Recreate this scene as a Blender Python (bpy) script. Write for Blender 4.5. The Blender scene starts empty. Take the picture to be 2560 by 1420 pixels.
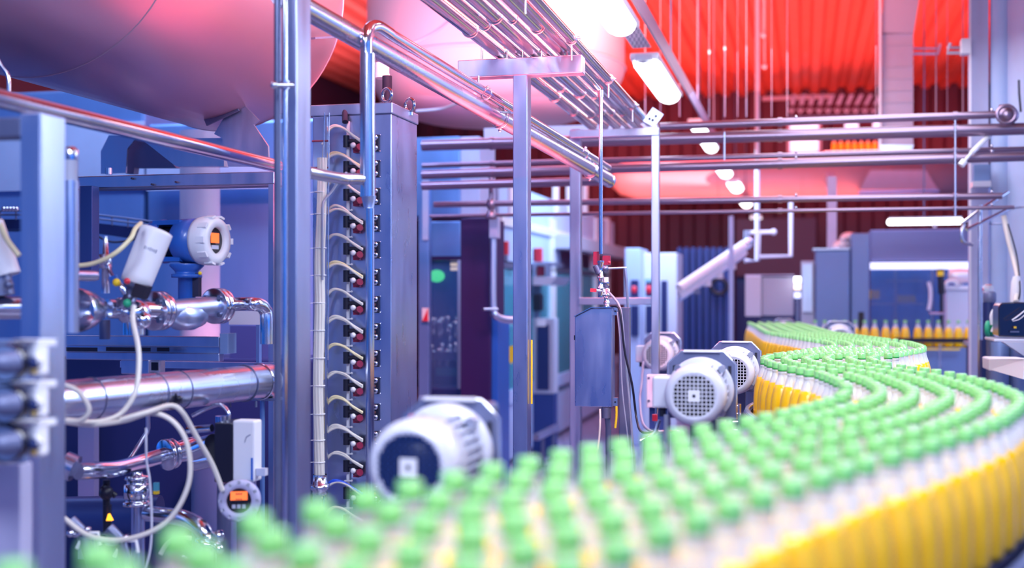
import bpy, math, random
from mathutils import Vector as V, Matrix
random.seed(7)
C = bpy.context.scene.collection
# ------------------------------------------------------------------ frame, camera, light
F, CX, HY, EYE = 3000.0, 1280.0, 735.0, 1.52          # focal length in px, centre column, horizon row, eye height
AV, BV, UP = V((.2365, .9716, 0)), V((.9716, -.2365, 0)), V((0, 0, 1))   # along the hall, across the hall
cd = bpy.data.cameras.new('camera'); cam = bpy.data.objects.new('camera', cd); C.objects.link(cam)
cam.location = (0, 0, EYE); cam.rotation_euler = (math.pi/2, 0, 0)
cd.sensor_width = 36; cd.lens = F/2560*36; cd.shift_y = (HY-710)/2560; cd.clip_start = .05; cd.clip_end = 200
cd.dof.use_dof = True; cd.dof.focus_distance = 4.2; cd.dof.aperture_fstop = 1.65
bpy.context.scene.camera = cam
vs = bpy.context.scene.view_settings
vs.view_transform = 'Standard'; vs.look = 'None'; vs.gamma = 1; vs.use_curve_mapping = False; vs.exposure = 0.15
w = bpy.data.worlds.new('world'); bpy.context.scene.world = w; w.use_nodes = True
wn = w.node_tree; bg = wn.nodes['Background']; bg.inputs[1].default_value = 1.0     # made-up surroundings: height colour ramp with bright noise patches for reflections and fill
_tc = wn.nodes.new('ShaderNodeTexCoord'); _sx = wn.nodes.new('ShaderNodeSeparateXYZ'); _rp = wn.nodes.new('ShaderNodeValToRGB'); _mr = wn.nodes.new('ShaderNodeMapRange')
wn.links.new(_tc.outputs['Generated'], _sx.inputs[0]); wn.links.new(_sx.outputs['Z'], _mr.inputs[0]); _mr.inputs['From Min'].default_value = -1
wn.links.new(_mr.outputs[0], _rp.inputs[0]); _e = _rp.color_ramp.elements
_e[0].position = 0; _e[0].color = (.004, .012, .10, 1); _e[1].position = 1; _e[1].color = (1, .22, .26, 1)
for _p, _c in ((.44, (.006, .06, .40, 1)), (.52, (.03, .22, .95, 1)), (.64, (.30, .42, 1, 1)), (.74, (.6, .5, 1, 1)), (.86, (.8, .34, .6, 1))):
    _n = _e.new(_p); _n.color = _c
_mp = wn.nodes.new('ShaderNodeMapping'); _mp.inputs['Scale'].default_value = (1, 1, .35); _nz = wn.nodes.new('ShaderNodeTexNoise'); _nz.inputs['Scale'].default_value = 3.2; _nz.inputs['Detail'].default_value = 1
_m2 = wn.nodes.new('ShaderNodeMapRange'); _m2.inputs['From Min'].default_value = .42; _m2.inputs['From Max'].default_value = .62; _m2.inputs['To Min'].default_value = .03; _m2.inputs['To Max'].default_value = 1.7
wn.links.new(_tc.outputs['Generated'], _mp.inputs[0]); wn.links.new(_mp.outputs[0], _nz.inputs[0]); wn.links.new(_nz.outputs[0], _m2.inputs[0])
wn.links.new(_rp.outputs[0], bg.inputs[0]); wn.links.new(_m2.outputs[0], bg.inputs[1])

def area(name, loc, target, sx, sy, power, col):
    l = bpy.data.lights.new(name, 'AREA'); l.shape = 'RECTANGLE'; l.size = sx; l.size_y = sy
    l.energy = power; l.color = col
    o = bpy.data.objects.new(name, l); C.objects.link(o); o.location = loc
    o.rotation_euler = (V(target)-V(loc)).to_track_quat('-Z', 'Y').to_euler()
    return o
WH, BL, RD, PK = (.82, .88, 1), (.12, .3, 1), (1, .07, .04), (1, .35, .4)
area('lamp_over_bottles', (.9, 1.9, 3.3), (.9, 2.2, 0), .5, 3.0, 64, WH)
area('lamp_over_motors', (.0, .2, 3.2), (.4, 3.2, .8), 1.6, .5, 36, WH)
area('lamp_over_far_bottles', (1.9, 6.8, 3.0), (1.9, 7.2, 0), 1.0, 3.0, 40, WH)
area('lamp_left_aisle', (-.6, .5, 3.2), (-1.0, 3.6, 1.2), 1.0, .8, 62, (.66, .76, 1))
area('lamp_left_back', (-1.9, 5.6, 4.0), (-1.9, 6.8, 1.8), 2.2, .4, 80, (.42, .6, 1))
area('lamp_mid_hall', (.6, 8.2, 2.9), (.6, 9, 0), 2.5, 2.5, 42, (.3, .55, 1))
area('fill_right_wall', (3.9, 6.2, 3.9), (5.7, 7.2, 1.6), 2.5, .5, 170, (.55, .7, 1)).data.spread = math.radians(100)  # added wall wash, so the steel reflects a bright wall
area('fill_tower_side', (1.9, 4.0, 3.1), (-.3, 4.0, 1.5), .5, 1.6, 70, (.72, .82, 1))  # added side light aimed at the valve tower, no known source
area('fill_enclosure', (1.5, 11.2, 3.3), (.4, 12, 1.3), 1.2, 1.2, 75, (.35, .75, 1))  # added cyan light on the enclosure windows, no fixture behind it
area('lamp_far_hall', (2.6, 11.5, 2.8), (2.6, 13, 0), 4, 2, 85, (.3, .52, 1))
up = [area('fill_pink_roof', (-2.6, 12.0, 3.2), (-2.6, 12.2, 4.5), 3.0, 6.0, 190, (1, .45, .6)),  # added pink uplight for the left part of the roof
      area('fill_red_back', (3.4, 16.2, 3.3), (3.6, 18.4, 3.6), 6.0, .6, 90, (1, .12, .1)),  # added red light on the upper back wall
      area('fill_red_upper', (.25, 4.3, 1.95), (.15, 4.5, 4), .8, 2.2, 55, (1, .12, .12)),  # added red uplight in mid-air below the pipe bundle
      area('fill_red_silo', (.0, 7.25, 2.75), (-.1, 8.2, 3.9), 1.6, .4, 26, (1, .17, .22)),  # added red uplight that tints the silo bottom
      area('fill_red_tank', (-.3, 4.6, 2.25), (-1.1, 4.4, 2.7), .3, 1.2, 3.4, (1, .12, .18)),  # added red light for the tank underside
      area('fill_red_roof', (3.0, 12.8, 3.2), (3.0, 13.0, 4.5), 5.0, 8.5, 380, (1, .17, .12)),  # added red uplight that colours the far roof
      area('fill_red_roof_near', (.9, 7.2, 3.4), (1.3, 9.4, 4.5), 1.5, 1.0, 60, (1, .3, .25)),  # added reddish uplight for the glow on the nearer roof
      area('fill_pink_posts', (.6, 2.6, 4.2), (-.15, 4.5, 2.4), 1.0, .6, 42, (1, .3, .36))]  # added narrow pink light on posts and upper pipes
for o_ in up: o_.data.spread = math.radians(120)
up[-1].data.spread = math.radians(42)

# ------------------------------------------------------------------ pixel helpers (only to find where things stand)
def ray(x, y): return V(((x-CX)/F, 1, -(y-HY)/F))
def P(x, y, d): return ray(x, y)*d
def PW(x, y, d): p = ray(x, y)*d; p.z += EYE; return p
P = PW
def HP(x, y, d, xr=None):          # on the across-hall plane that stands at depth d in column xr
    k = V(((( x if xr is None else xr)-CX)/F*d, d, 0)).dot(AV); r = ray(x, y)
    p = r*(k/r.dot(AV)); p.z += EYE; return p
def SP(x, y, d, xr):               # on the along-hall plane
    k = V(((xr-CX)/F*d, d, 0)).dot(BV); r = ray(x, y)
    p = r*(k/r.dot(BV)); p.z += EYE; return p
def yz(z, d): return HY+(EYE-z)/d*F

# ------------------------------------------------------------------ materials
M = {}
def mat(name, col, metal=0, rough=.5, emit=None, es=0, noise=0, nscale=8, stretch=(1, 1, 1), bump=0, coat=0, alpha=1, sss=0, trans=0, spec=.5):
    m = bpy.data.materials.new(name); m.use_nodes = True; nt = m.node_tree; b = nt.nodes['Principled BSDF']
    b.inputs['Base Color'].default_value = (*col, 1); b.inputs['Metallic'].default_value = metal
    b.inputs['Roughness'].default_value = rough; b.inputs['Specular IOR Level'].default_value = spec
    b.inputs['Coat Weight'].default_value = coat; b.inputs['Coat Roughness'].default_value = .08
    b.inputs['Alpha'].default_value = alpha; b.inputs['Transmission Weight'].default_value = trans
    if emit: b.inputs['Emission Color'].default_value = (*emit, 1); b.inputs['Emission Strength'].default_value = es
    if noise or bump:
        tc = nt.nodes.new('ShaderNodeTexCoord'); mp = nt.nodes.new('ShaderNodeMapping'); nz = nt.nodes.new('ShaderNodeTexNoise')
        mp.inputs['Scale'].default_value = stretch; nz.inputs['Scale'].default_value = nscale; nz.inputs['Detail'].default_value = 5
        nt.links.new(tc.outputs['Object'], mp.inputs[0]); nt.links.new(mp.outputs[0], nz.inputs[0])
        if noise:
            mx = nt.nodes.new('ShaderNodeMix'); mx.data_type = 'RGBA'
            mx.inputs['A'].default_value = (*[c*(1-noise) for c in col], 1); mx.inputs['B'].default_value = (*[min(1, c*(1+noise)) for c in col], 1)
            nt.links.new(nz.outputs[0], mx.inputs['Factor']); nt.links.new(mx.outputs['Result'], b.inputs['Base Color'])
            mr = nt.nodes.new('ShaderNodeMapRange'); mr.inputs['From Min'].default_value = .3; mr.inputs['From Max'].default_value = .7
            mr.inputs['To Min'].default_value = max(.03, rough*(1-noise)); mr.inputs['To Max'].default_value = min(1, rough*(1+noise))
            nt.links.new(nz.outputs[0], mr.inputs[0]); nt.links.new(mr.outputs[0], b.inputs['Roughness'])
        if bump:
            bp = nt.nodes.new('ShaderNodeBump'); bp.inputs['Strength'].default_value = bump; bp.inputs['Distance'].default_value = .01
            nt.links.new(nz.outputs[0], bp.inputs['Height']); nt.links.new(bp.outputs[0], b.inputs['Normal'])
    M[name] = m; return m
mat('steel', (.62, .66, .78), 1, .27, noise=.1, nscale=3, stretch=(2, 2, .6))
mat('steel_polished', (.7, .73, .82), 1, .16, noise=.15, nscale=3)
mat('steel_satin', (.55, .62, .8), 1, .34, noise=.14, nscale=4, stretch=(5, 5, .8))
mat('steel_brushed', (.52, .58, .78), 1, .34, noise=.16, nscale=3, stretch=(8, 8, .7))
mat('steel_scuffed', (.46, .54, .78), 1, .3, noise=.16, nscale=6, stretch=(3, 3, .7))
mat('steel_dark', (.16, .18, .3), .7, .42, noise=.2)
mat('steel_tank', (.55, .42, .52), .9, .36, noise=.1, nscale=1.2)
mat('white_paint', (.8, .8, .86), 0, .35, coat=.3)
mat('cover_paint', (.62, .63, .74), 0, .32, coat=.4)
mat('grey_paint', (.42, .44, .56), 0, .45)
mat('plate_paint', (.13, .15, .28), .2, .42)
mat('lavender_paint', (.46, .46, .66), 0, .5, noise=.1)
mat('blue_grey', (.16, .24, .46), .2, .45, noise=.12, nscale=2)
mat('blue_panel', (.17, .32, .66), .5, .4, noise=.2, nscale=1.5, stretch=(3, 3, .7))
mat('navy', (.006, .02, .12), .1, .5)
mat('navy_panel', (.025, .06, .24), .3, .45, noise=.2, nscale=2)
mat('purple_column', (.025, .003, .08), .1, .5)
mat('black', (.008, .008, .025), 0, .4)
mat('black_gloss', (.01, .01, .03), 0, .12, coat=.5)
mat('rubber', (.02, .02, .06), 0, .7)
mat('blue_paint', (.02, .12, .5), 0, .4, coat=.3)
mat('red_plastic', (.7, .02, .05), 0, .35, coat=.3)
mat('dark_red_plastic', (.22, .01, .05), 0, .35)
mat('yellow_plastic', (.9, .6, .02), 0, .4)
mat('white_plastic', (.82, .82, .86), 0, .4)
mat('hose', (.72, .68, .62), 0, .35, coat=.2)
mat('hose_cream', (.82, .72, .42), 0, .35, coat=.2)
mat('hose_blue', (.02, .1, .75), 0, .35, coat=.2)
mat('cable_grey', (.28, .3, .42), 0, .5)
mat('orange_screen', (.9, .2, .03), 0, .4, emit=(1, .16, .03), es=.9)
mat('orange_lamp', (.9, .4, .03), 0, .4, emit=(1, .4, .02), es=2)
mat('screen_dark', (.01, .01, .02), 0, .15)
mat('tube_light', (1, 1, 1), 0, .4, emit=(.93, .95, 1), es=4.5)
mat('window_light', (.8, .85, 1), 0, .4, emit=(.62, .68, 1), es=1.3)
mat('green_screen', (.1, .9, .2), 0, .4, emit=(.1, 1, .25), es=2)
mat('warm_lamp', (1, .8, .6), 0, .4, emit=(1, .8, .62), es=2)
mat('cap_green', (.27, .7, .22), 0, .3, coat=.6)
mat('ring_green', (.02, .38, .05), 0, .4)
mat('juice', (1, .58, .0), 0, .3, coat=.35)
mat('belt', (.015, .02, .08), .2, .5)
mat('teal_glass', (.12, .5, .66), .1, .12, alpha=.72, coat=.5)
mat('blue_glass', (.08, .2, .5), .1, .1, alpha=.5, coat=.5)
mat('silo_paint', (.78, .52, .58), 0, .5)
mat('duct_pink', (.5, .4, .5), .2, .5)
mat('pipe_rust', (.3, .22, .32), .8, .3)
mat('rod_paint', (.4, .2, .26), .2, .5)
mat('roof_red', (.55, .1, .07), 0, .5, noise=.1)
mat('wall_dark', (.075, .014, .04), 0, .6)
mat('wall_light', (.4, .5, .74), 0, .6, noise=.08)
mat('foil', (.8, .8, .86), .3, .35, bump=1, nscale=12)
mat('green_paint', (.02, .4, .2), 0, .4)
mat('copper_screw', (.5, .2, .15), .9, .3)
def mk_floor():
    m = mat('floor_tile', (.26, .26, .42), 0, .3); nt = m.node_tree; b = nt.nodes['Principled BSDF']
    tc = nt.nodes.new('ShaderNodeTexCoord'); br = nt.nodes.new('ShaderNodeTexBrick')
    br.inputs['Color1'].default_value = (.26, .25, .4, 1); br.inputs['Color2'].default_value = (.3, .29, .44, 1); br.inputs['Mortar'].default_value = (.1, .1, .2, 1)
    br.inputs['Scale'].default_value = 2.2; br.inputs['Mortar Size'].default_value = .012; br.offset = 0
    nt.links.new(tc.outputs['Object'], br.inputs[0]); nt.links.new(br.outputs[0], b.inputs['Base Color'])
mk_floor()
def mk_shell():
    m = bpy.data.materials.new('clear_plastic'); m.use_nodes = True; nt = m.node_tree; nt.nodes.clear()
    o = nt.nodes.new('ShaderNodeOutputMaterial'); mx = nt.nodes.new('ShaderNodeMixShader'); t = nt.nodes.new('ShaderNodeBsdfTransparent')
    b = nt.nodes.new('ShaderNodeBsdfPrincipled'); b.inputs['Base Color'].default_value = (.82, .9, 1, 1); b.inputs['Roughness'].default_value = .1
    b.inputs['Coat Weight'].default_value = .5
    fr = nt.nodes.new('ShaderNodeLayerWeight'); fr.inputs[0].default_value = .45
    mr = nt.nodes.new('ShaderNodeMapRange'); mr.inputs['To Min'].default_value = .45; mr.inputs['To Max'].default_value = .85
    nt.links.new(fr.outputs['Facing'], mr.inputs[0]); nt.links.new(mr.outputs[0], mx.inputs[0])
    nt.links.new(t.outputs[0], mx.inputs[1]); nt.links.new(b.outputs[0], mx.inputs[2]); nt.links.new(mx.outputs[0], o.inputs[0])
    M['clear_plastic'] = m
mk_shell()

# ------------------------------------------------------------------ mesh builder
def frame(ax):
    ax = ax.normalized(); u = ax.orthogonal().normalized() if abs(ax.z) < .999 and False else (UP.cross(ax) if abs(ax.z) < .95 else V((1, 0, 0)).cross(ax))
    u.normalize(); return ax, u, ax.cross(u).normalized()
def catmull(pts, k=6):
    pts = [V(p) for p in pts]; out = []
    if len(pts) < 3: return pts
    for i in range(len(pts)-1):
        p0 = pts[max(i-1, 0)]; p1 = pts[i]; p2 = pts[i+1]; p3 = pts[min(i+2, len(pts)-1)]
        for j in range(k):
            t = j/k; out.append(.5*((2*p1)+(p2-p0)*t+(2*p0-5*p1+4*p2-p3)*t*t+(3*p1-p0-3*p2+p3)*t**3))
    return out+[pts[-1]]
class B:
    def __init__(s): s.v = []; s.f = []; s.s = []; s.mi = []; s.m = 0
    def add(s, vs, fs, smooth=False):
        n = len(s.v); s.v += [V(v) for v in vs]
        for f in fs: s.f.append([i+n for i in f]); s.s.append(smooth); s.mi.append(s.m)
        return s
    def hexa(s, q):                 # 8 corners: bottom ring then top ring
        return s.add(q, [(0, 3, 2, 1), (4, 5, 6, 7), (0, 1, 5, 4), (1, 2, 6, 5), (2, 3, 7, 6), (3, 0, 4, 7)])
    def box(s, c, sx, sy, sz, X=BV, Y=AV, Z=UP):
        c = V(c); X = X*sx/2; Y = Y*sy/2; Z = Z*sz/2
        return s.hexa([c-X-Y-Z, c+X-Y-Z, c+X+Y-Z, c-X+Y-Z, c-X-Y+Z, c+X-Y+Z, c+X+Y+Z, c-X+Y+Z])
    def hbox(s, x0, x1, y0, y1, d, dep, xr=None):   # face across the hall; px rectangle measured at its right edge, d there
        a = HP(x0, y0, d, x1); b = P(x1, y0, d); zt = b.z; zb = 0 if y1 == 'f' else P(x1, y1, d).z; k = AV*dep
        a0 = V((a.x, a.y, zb)); b0 = V((b.x, b.y, zb)); t = V((0, 0, zt-zb))
        return s.hexa([a0, b0, b0+k, a0+k, a0+t, b0+t, b0+k+t, a0+k+t])
    def sbox(s, x0, x1, y0, y1, d, dep):            # face along the hall, near edge at column x0 and depth d
        a = P(x0, y0, d); b = SP(x1, y0, d, x0); zt = a.z; zb = 0 if y1 == 'f' else P(x0, y1, d).z; k = BV*(-dep)
        a0 = V((a.x, a.y, zb)); b0 = V((b.x, b.y, zb)); t = V((0, 0, zt-zb))
        return s.hexa([a0, b0, b0+k, a0+k, a0+t, b0+t, b0+k+t, a0+k+t])
    def beam(s, p0, p1, w, h, side=None):
        p0 = V(p0); p1 = V(p1); a, u, v = frame(p1-p0)
        if side is not None:
            u = (side-a*side.dot(a)).normalized(); v = a.cross(u)
        U = u*w/2; W = v*h/2
        return s.hexa([p0-U-W, p0+U-W, p0+U+W, p0-U+W, p1-U-W, p1+U-W, p1+U+W, p1-U+W])
    def tube(s, pts, r, n=12, smooth=False, k=6, cap=True):
        pts = catmull(pts, k) if smooth else [V(p) for p in pts]
        q = [pts[0]]
        for p in pts[1:]:
            if (p-q[-1]).length > 1e-6: q.append(p)
        pts = q; N = len(pts); rs = r if isinstance(r, (list, tuple)) else [r]*N
        if len(rs) != N: rs = [rs[min(len(rs)-1, int(i/(N-1)*(len(rs)-1)+.5))] for i in range(N)]
        tan = [(pts[min(i+1, N-1)]-pts[max(i-1, 0)]).normalized() for i in range(N)]
        a, u, v = frame(tan[0]); vs = []
        for i in range(N):
            t = tan[i]; u = u-t*u.dot(t)
            if u.length < 1e-5: u = frame(t)[1]
            u.normalize(); v = t.cross(u)
            for j in range(n):
                an = 2*math.pi*j/n; vs.append(pts[i]+(u*math.cos(an)+v*math.sin(an))*rs[i])
        fs = [(i*n+j, i*n+(j+1) % n, (i+1)*n+(j+1) % n, (i+1)*n+j) for i in range(N-1) for j in range(n)]
        s.add(vs, fs, True)
        if cap: s.add([vs[j] for j in range(n)], [tuple(range(n-1, -1, -1))]); s.add(vs[-n:], [tuple(range(n))])
        return s
    def cyl(s, p0, p1, r, r1=None, n=20): return s.tube([p0, p1], [r, r if r1 is None else r1], n)
    def lathe(s, o, ax, prof, n=24, sharp=False, ang=0):    # prof: (along, radius)
        o = V(o); a, u, v = frame(V(ax)); vs = []
        for t, r in prof:
            for j in range(n):
                an = 2*math.pi*j/n+ang; vs.append(o+a*t+(u*math.cos(an)+v*math.sin(an))*max(r, 1e-5))
        if sharp:
            for i in range(len(prof)-1):
                s.add(vs[i*n:(i+2)*n], [(j, (j+1) % n, n+(j+1) % n, n+j) for j in range(n)], not sharp == 2)
        else: s.add(vs, [(i*n+j, i*n+(j+1) % n, (i+1)*n+(j+1) % n, (i+1)*n+j) for i in range(len(prof)-1) for j in range(n)], True)
        return s
    def torus(s, c, ax, R, r, n=24, m=10):
        a, u, v = frame(V(ax)); c = V(c); vs = []
        for i in range(n):
            an = 2*math.pi*i/n; w = u*math.cos(an)+v*math.sin(an)
            for j in range(m):
                b = 2*math.pi*j/m; vs.append(c+w*(R+r*math.cos(b))+a*r*math.sin(b))
        return s.add(vs, [(i*m+j, ((i+1) % n)*m+j, ((i+1) % n)*m+(j+1) % m, i*m+(j+1) % m) for i in range(n) for j in range(m)], True)
    def ball(s, c, r, n=14, sc=(1, 1, 1)):
        c = V(c); vs = []; m = n//2
        for i in range(m+1):
            t = math.pi*i/m
            for j in range(n):
                a = 2*math.pi*j/n; vs.append(c+V((r*sc[0]*math.sin(t)*math.cos(a), r*sc[1]*math.sin(t)*math.sin(a), r*sc[2]*math.cos(t))))
        return s.add(vs, [(i*n+j, (i+1)*n+j, (i+1)*n+(j+1) % n, i*n+(j+1) % n) for i in range(m) for j in range(n)], True)
    def prism(s, pts, k):
        pts = [V(p) for p in pts]; n = len(pts); k = V(k)
        return s.add(pts+[p+k for p in pts], [tuple(range(n-1, -1, -1)), tuple(range(n, 2*n))]+[(i, (i+1) % n, n+(i+1) % n, n+i) for i in range(n)])
    def mesh(s, name, o, mats):
        me = bpy.data.meshes.new(name); me.from_pydata([tuple(v-o) for v in s.v], [], s.f)
        me.polygons.foreach_set('use_smooth', s.s); me.polygons.foreach_set('material_index', s.mi)
        for m in (mats if isinstance(mats, (list, tuple)) else [mats]): me.materials.append(M[m])
        me.update(); return me
def props(o, label=None, cat=None, group=None, kind=None):
    for k, v in (('label', label), ('category', cat), ('group', group), ('kind', kind)):
        if v: o[k] = v
def addbev(o, w):
    if w:
        m = o.modifiers.new('Bevel', 'BEVEL'); m.width = w; m.segments = 2; m.limit_method = 'ANGLE'
class T:                              # a thing: an Empty at its base, its parts below it
    def __init__(s, name, label, cat, loc, group=None):
        s.o = bpy.data.objects.new(name, None); C.objects.link(s.o); s.loc = V(loc); s.o.location = s.loc; s.o.empty_display_size = .05
        props(s.o, label, cat, group)
    def part(s, name, b, m, parent=None, label=None, bev=0, kind=None):
        o = bpy.data.objects.new(name, b.mesh(name, s.loc, m)); C.objects.link(o); o.parent = parent or s.o
        props(o, label, kind=kind); addbev(o, bev); return o
def single(name, b, m, label, cat, loc=None, group=None, bev=0, kind=None):
    loc = V(loc) if loc is not None else V((sum(v.x for v in b.v)/len(b.v), sum(v.y for v in b.v)/len(b.v), min(v.z for v in b.v)))
    o = bpy.data.objects.new(name, b.mesh(name, loc, m)); C.objects.link(o); o.location = loc
    props(o, label, cat, group, kind); addbev(o, bev); return o
def struct(name, b, m, bev=0):
    o = single(name, b, m, None, None, kind='structure', bev=bev); return o
def clone(root, loc, label=None, group=None, scale=None):
    r = root.copy(); C.objects.link(r); r.location = loc
    if label: r['label'] = label
    if group: r['group'] = group
    if scale: r.scale = (scale,)*3
    for ch in [c for c in bpy.data.objects if c.parent == root]:
        c = ch.copy(); C.objects.link(c); c.parent = r
        for g in [g for g in bpy.data.objects if g.parent == ch]:
            q = g.copy(); C.objects.link(q); q.parent = c
    return r
# ------------------------------------------------------------------ the hall
def hall(s, t, z): p = AV*s+BV*t; return V((p.x, p.y, z))
b = B(); b.prism([hall(-3, -9, 0), hall(-3, 9, 0), hall(19, 9, 0), hall(19, -9, 0)], (0, 0, -.1)); struct('floor', b, 'floor_tile')
b = B(); prof = []; t = -9.0
while t < 9: prof += [(t, 0), (t+.10, 0), (t+.135, .07), (t+.225, .07)]; t += .26
vs_ = []
for t, z in prof: vs_ += [hall(-3, t, 4.5+z), hall(19, t, 4.5+z)]
b.add(vs_, [(2*i, 2*i+1, 2*i+3, 2*i+2) for i in range(len(prof)-1)]); 
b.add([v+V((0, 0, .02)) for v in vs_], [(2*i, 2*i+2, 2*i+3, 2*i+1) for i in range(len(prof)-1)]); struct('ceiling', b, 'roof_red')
b = B(); prof = []; t = -9.0
while t < 9: prof += [(t, 0), (t+.16, 0), (t+.2, .06), (t+.36, .06)]; t += .4
vs_ = []
for t, z in prof: vs_ += [hall(18.4-z, t, 0), hall(18.4-z, t, 4.7)]
b.add(vs_, [(2*i, 2*i+1, 2*i+3, 2*i+2) for i in range(len(prof)-1)])
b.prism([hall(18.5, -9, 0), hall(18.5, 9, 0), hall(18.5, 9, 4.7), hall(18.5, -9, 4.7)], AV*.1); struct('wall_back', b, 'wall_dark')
b = B(); b.prism([hall(3, 3.9, 0), hall(18.5, 3.9, 0), hall(18.5, 3.9, 4.6), hall(3, 3.9, 4.6)], BV*.1); struct('wall_right', b, 'wall_light')
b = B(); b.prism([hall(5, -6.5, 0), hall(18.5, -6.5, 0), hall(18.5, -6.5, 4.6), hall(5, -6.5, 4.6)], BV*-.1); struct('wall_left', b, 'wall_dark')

# ------------------------------------------------------------------ bottles and their conveyors
BZ = 1.10                                   # belt height
PATH = catmull([V((x, y, 0)) for x, y in [(-.42, .45), (-.35, .66), (-.125, .99), (.18, 1.45), (.43, 1.775), (.665, 2.10), (.89, 2.55), (.985, 3.1), (.965, 3.6), (1.02, 4.0), (1.25, 4.42), (1.46, 4.8), (1.57, 5.3), (1.59, 5.9), (1.6, 6.6), (1.68, 7.2), (1.84, 8.2), (1.95, 9.0)]], 10)
def pathframe():
    L = [0]
    for i in range(1, len(PATH)): L.append(L[-1]+(PATH[i]-PATH[i-1]).length)
    return L
PL = pathframe()
def at_path(s):
    for i in range(1, len(PL)):
        if PL[i] >= s: break
    t = (s-PL[i-1])/(PL[i]-PL[i-1]); p = PATH[i-1].lerp(PATH[i], t); d = (PATH[i]-PATH[i-1]).normalized()
    return p, V((d.y, -d.x, 0))
R_B = .036
pts = []; SP_ = .079
for k in range(6):                          # six files that follow the belt, each half a bottle behind its neighbour
    o = (k-2.5)*.068; s = .12+(SP_/2 if k % 2 else 0)+random.uniform(0, .01)
    while s < PL[-1]-.04:
        p, nn = at_path(s); q = p+nn*o; pts.append([q.x+random.uniform(-.003, .003), q.y+random.uniform(-.003, .003), k])
        q2, n2 = at_path(min(s+.01, PL[-1]-.001)); s += SP_*.01/max(.004, ((q2+n2*o)-q).length)
for it in range(14):                        # let crowded bottles push each other apart, kept on the belt
    grid = {}
    for i, (x, y, _k) in enumerate(pts): grid.setdefault((int(x//.08), int(y//.08)), []).append(i)
    for i, a in enumerate(pts):
        gx, gy = int(a[0]//.08), int(a[1]//.08)
        for ux in (-1, 0, 1):
            for uy in (-1, 0, 1):
                for j in grid.get((gx+ux, gy+uy), ()):
                    if j > i:
                        c = pts[j]; dx, dy = c[0]-a[0], c[1]-a[1]; dd = math.hypot(dx, dy)
                        if 1e-6 < dd < .0735:
                            e = (.0735-dd)/2/dd; a[0] -= dx*e; a[1] -= dy*e; c[0] += dx*e; c[1] += dy*e
BODY = [(0, .001), (0, .029), (.004, .034), (.012, R_B), (.05, R_B), (.085, .0355), (.108, .0338), (.126, .0305), (.142, .0265), (.155, .0225)]
NECK = [(.155, .0225), (.163, .0195), (.173, .0160), (.182, .0135), (.187, .0132), (.188, .0155), (.1905, .0155), (.191, .0132), (.196, .0132)]
def cap_b(b, n=20, z0=.194):
    b.m = 1; b.lathe((0, 0, 0), UP, [(z0, .0138), (z0, .0146), (z0+.0042, .0148), (z0+.0045, .0142)], n)
    b.m = 0; b.lathe((0, 0, 0), UP, [(z0+.0045, .0142), (z0+.018, .0140), (z0+.0205, .0128), (z0+.021, 0)], n); return b
def bottle_thing(label, group):
    b = B(); b.lathe((0, 0, 0), UP, NECK, 18)
    o = single('juice_bottle', b, 'clear_plastic', label, 'bottle', (0, 0, 0), group)
    b = B(); b.lathe((0, 0, 0), UP, BODY+[(.1552, 0)], 18); j = bpy.data.objects.new('juice_filled_body', b.mesh('juice', V((0, 0, 0)), 'juice')); C.objects.link(j); j.parent = o
    b = B(); cap_b(b)
    c = bpy.data.objects.new('screw_cap', b.mesh('screw_cap', V((0, 0, 0)), ['cap_green', 'ring_green'])); C.objects.link(c); c.parent = o
    return o
back_px = [(z/2.958+1800) for z in (703, 775, 850, 921, 1000, 1071, 1144, 1225, 1297, 1369, 1464, 1540, 1615, 1690, 1763, 1836)]
back = [P(x, 790, 9.4) for x in back_px]
def in_view(x, y):
    px = CX+x/y*F; py = yz(BZ+.215, y); return y > .3 and -60 < px < 2640 and py < 1500
vis = sorted([q for q in pts if in_view(*q[:2])], key=lambda q: q[1]); rest = vis[300-len(back):]; near = vis[:300-len(back)]
proto = bottle_thing('tmp', 'tmp'); first = True; cnt = 0
def put_bottle(x, y, z, label, group):
    global first
    if first: proto.location = (x, y, z); proto['label'] = label; proto['group'] = group; first = False; return proto
    r = proto.copy(); C.objects.link(r); r.location = (x, y, z); r.rotation_euler.z = random.uniform(0, 6); r['label'] = label; r['group'] = group
    for ch in kids: c = ch.copy(); C.objects.link(c); c.parent = r
    return r
kids = [c for c in bpy.data.objects if c.parent == proto]
FILE = ['file hugging the guide rail', 'second file from rail', 'third file from rail', 'fourth file from rail', 'fifth file from rail', 'outermost file']
for x, y, k in near:
    if y < 1.2: l, g = 'most blurred green capped juice bottle at the bottom edge, ', 'blurred bottles at the bottom edge'
    elif y < 1.6: l, g = 'strongly blurred green capped juice bottle by the large motor, ', 'blurred bottles by the large motor'
    elif y < 2.1: l, g = 'blurred green capped juice bottle below the sharp motor, ', 'blurred bottles below the sharp motor'
    elif y < 3.0: l, g = 'half blurred green capped juice bottle entering the bend, ', 'bottles entering the conveyor bend'
    elif y < 4.0: l, g = 'sharp green capped juice bottle in the near bend, ', 'bottles in the near conveyor bend'
    else: l, g = 'green capped juice bottle past the near bend, ', 'bottles past the near conveyor bend'
    put_bottle(x, y, BZ, l+FILE[k], g)
ORD = ['first', 'second', 'third', 'fourth', 'fifth', 'sixth', 'seventh', 'eighth', 'ninth', 'tenth', 'eleventh', 'twelfth', 'thirteenth', 'fourteenth', 'fifteenth', 'sixteenth', 'seventeenth']
for i, p in enumerate(back):
    put_bottle(p.x, p.y, BZ, 'small distant juice bottle, '+ORD[i]+' in the single file counting from the grey box', 'single file bottles on the far conveyor')
b = B()
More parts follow.
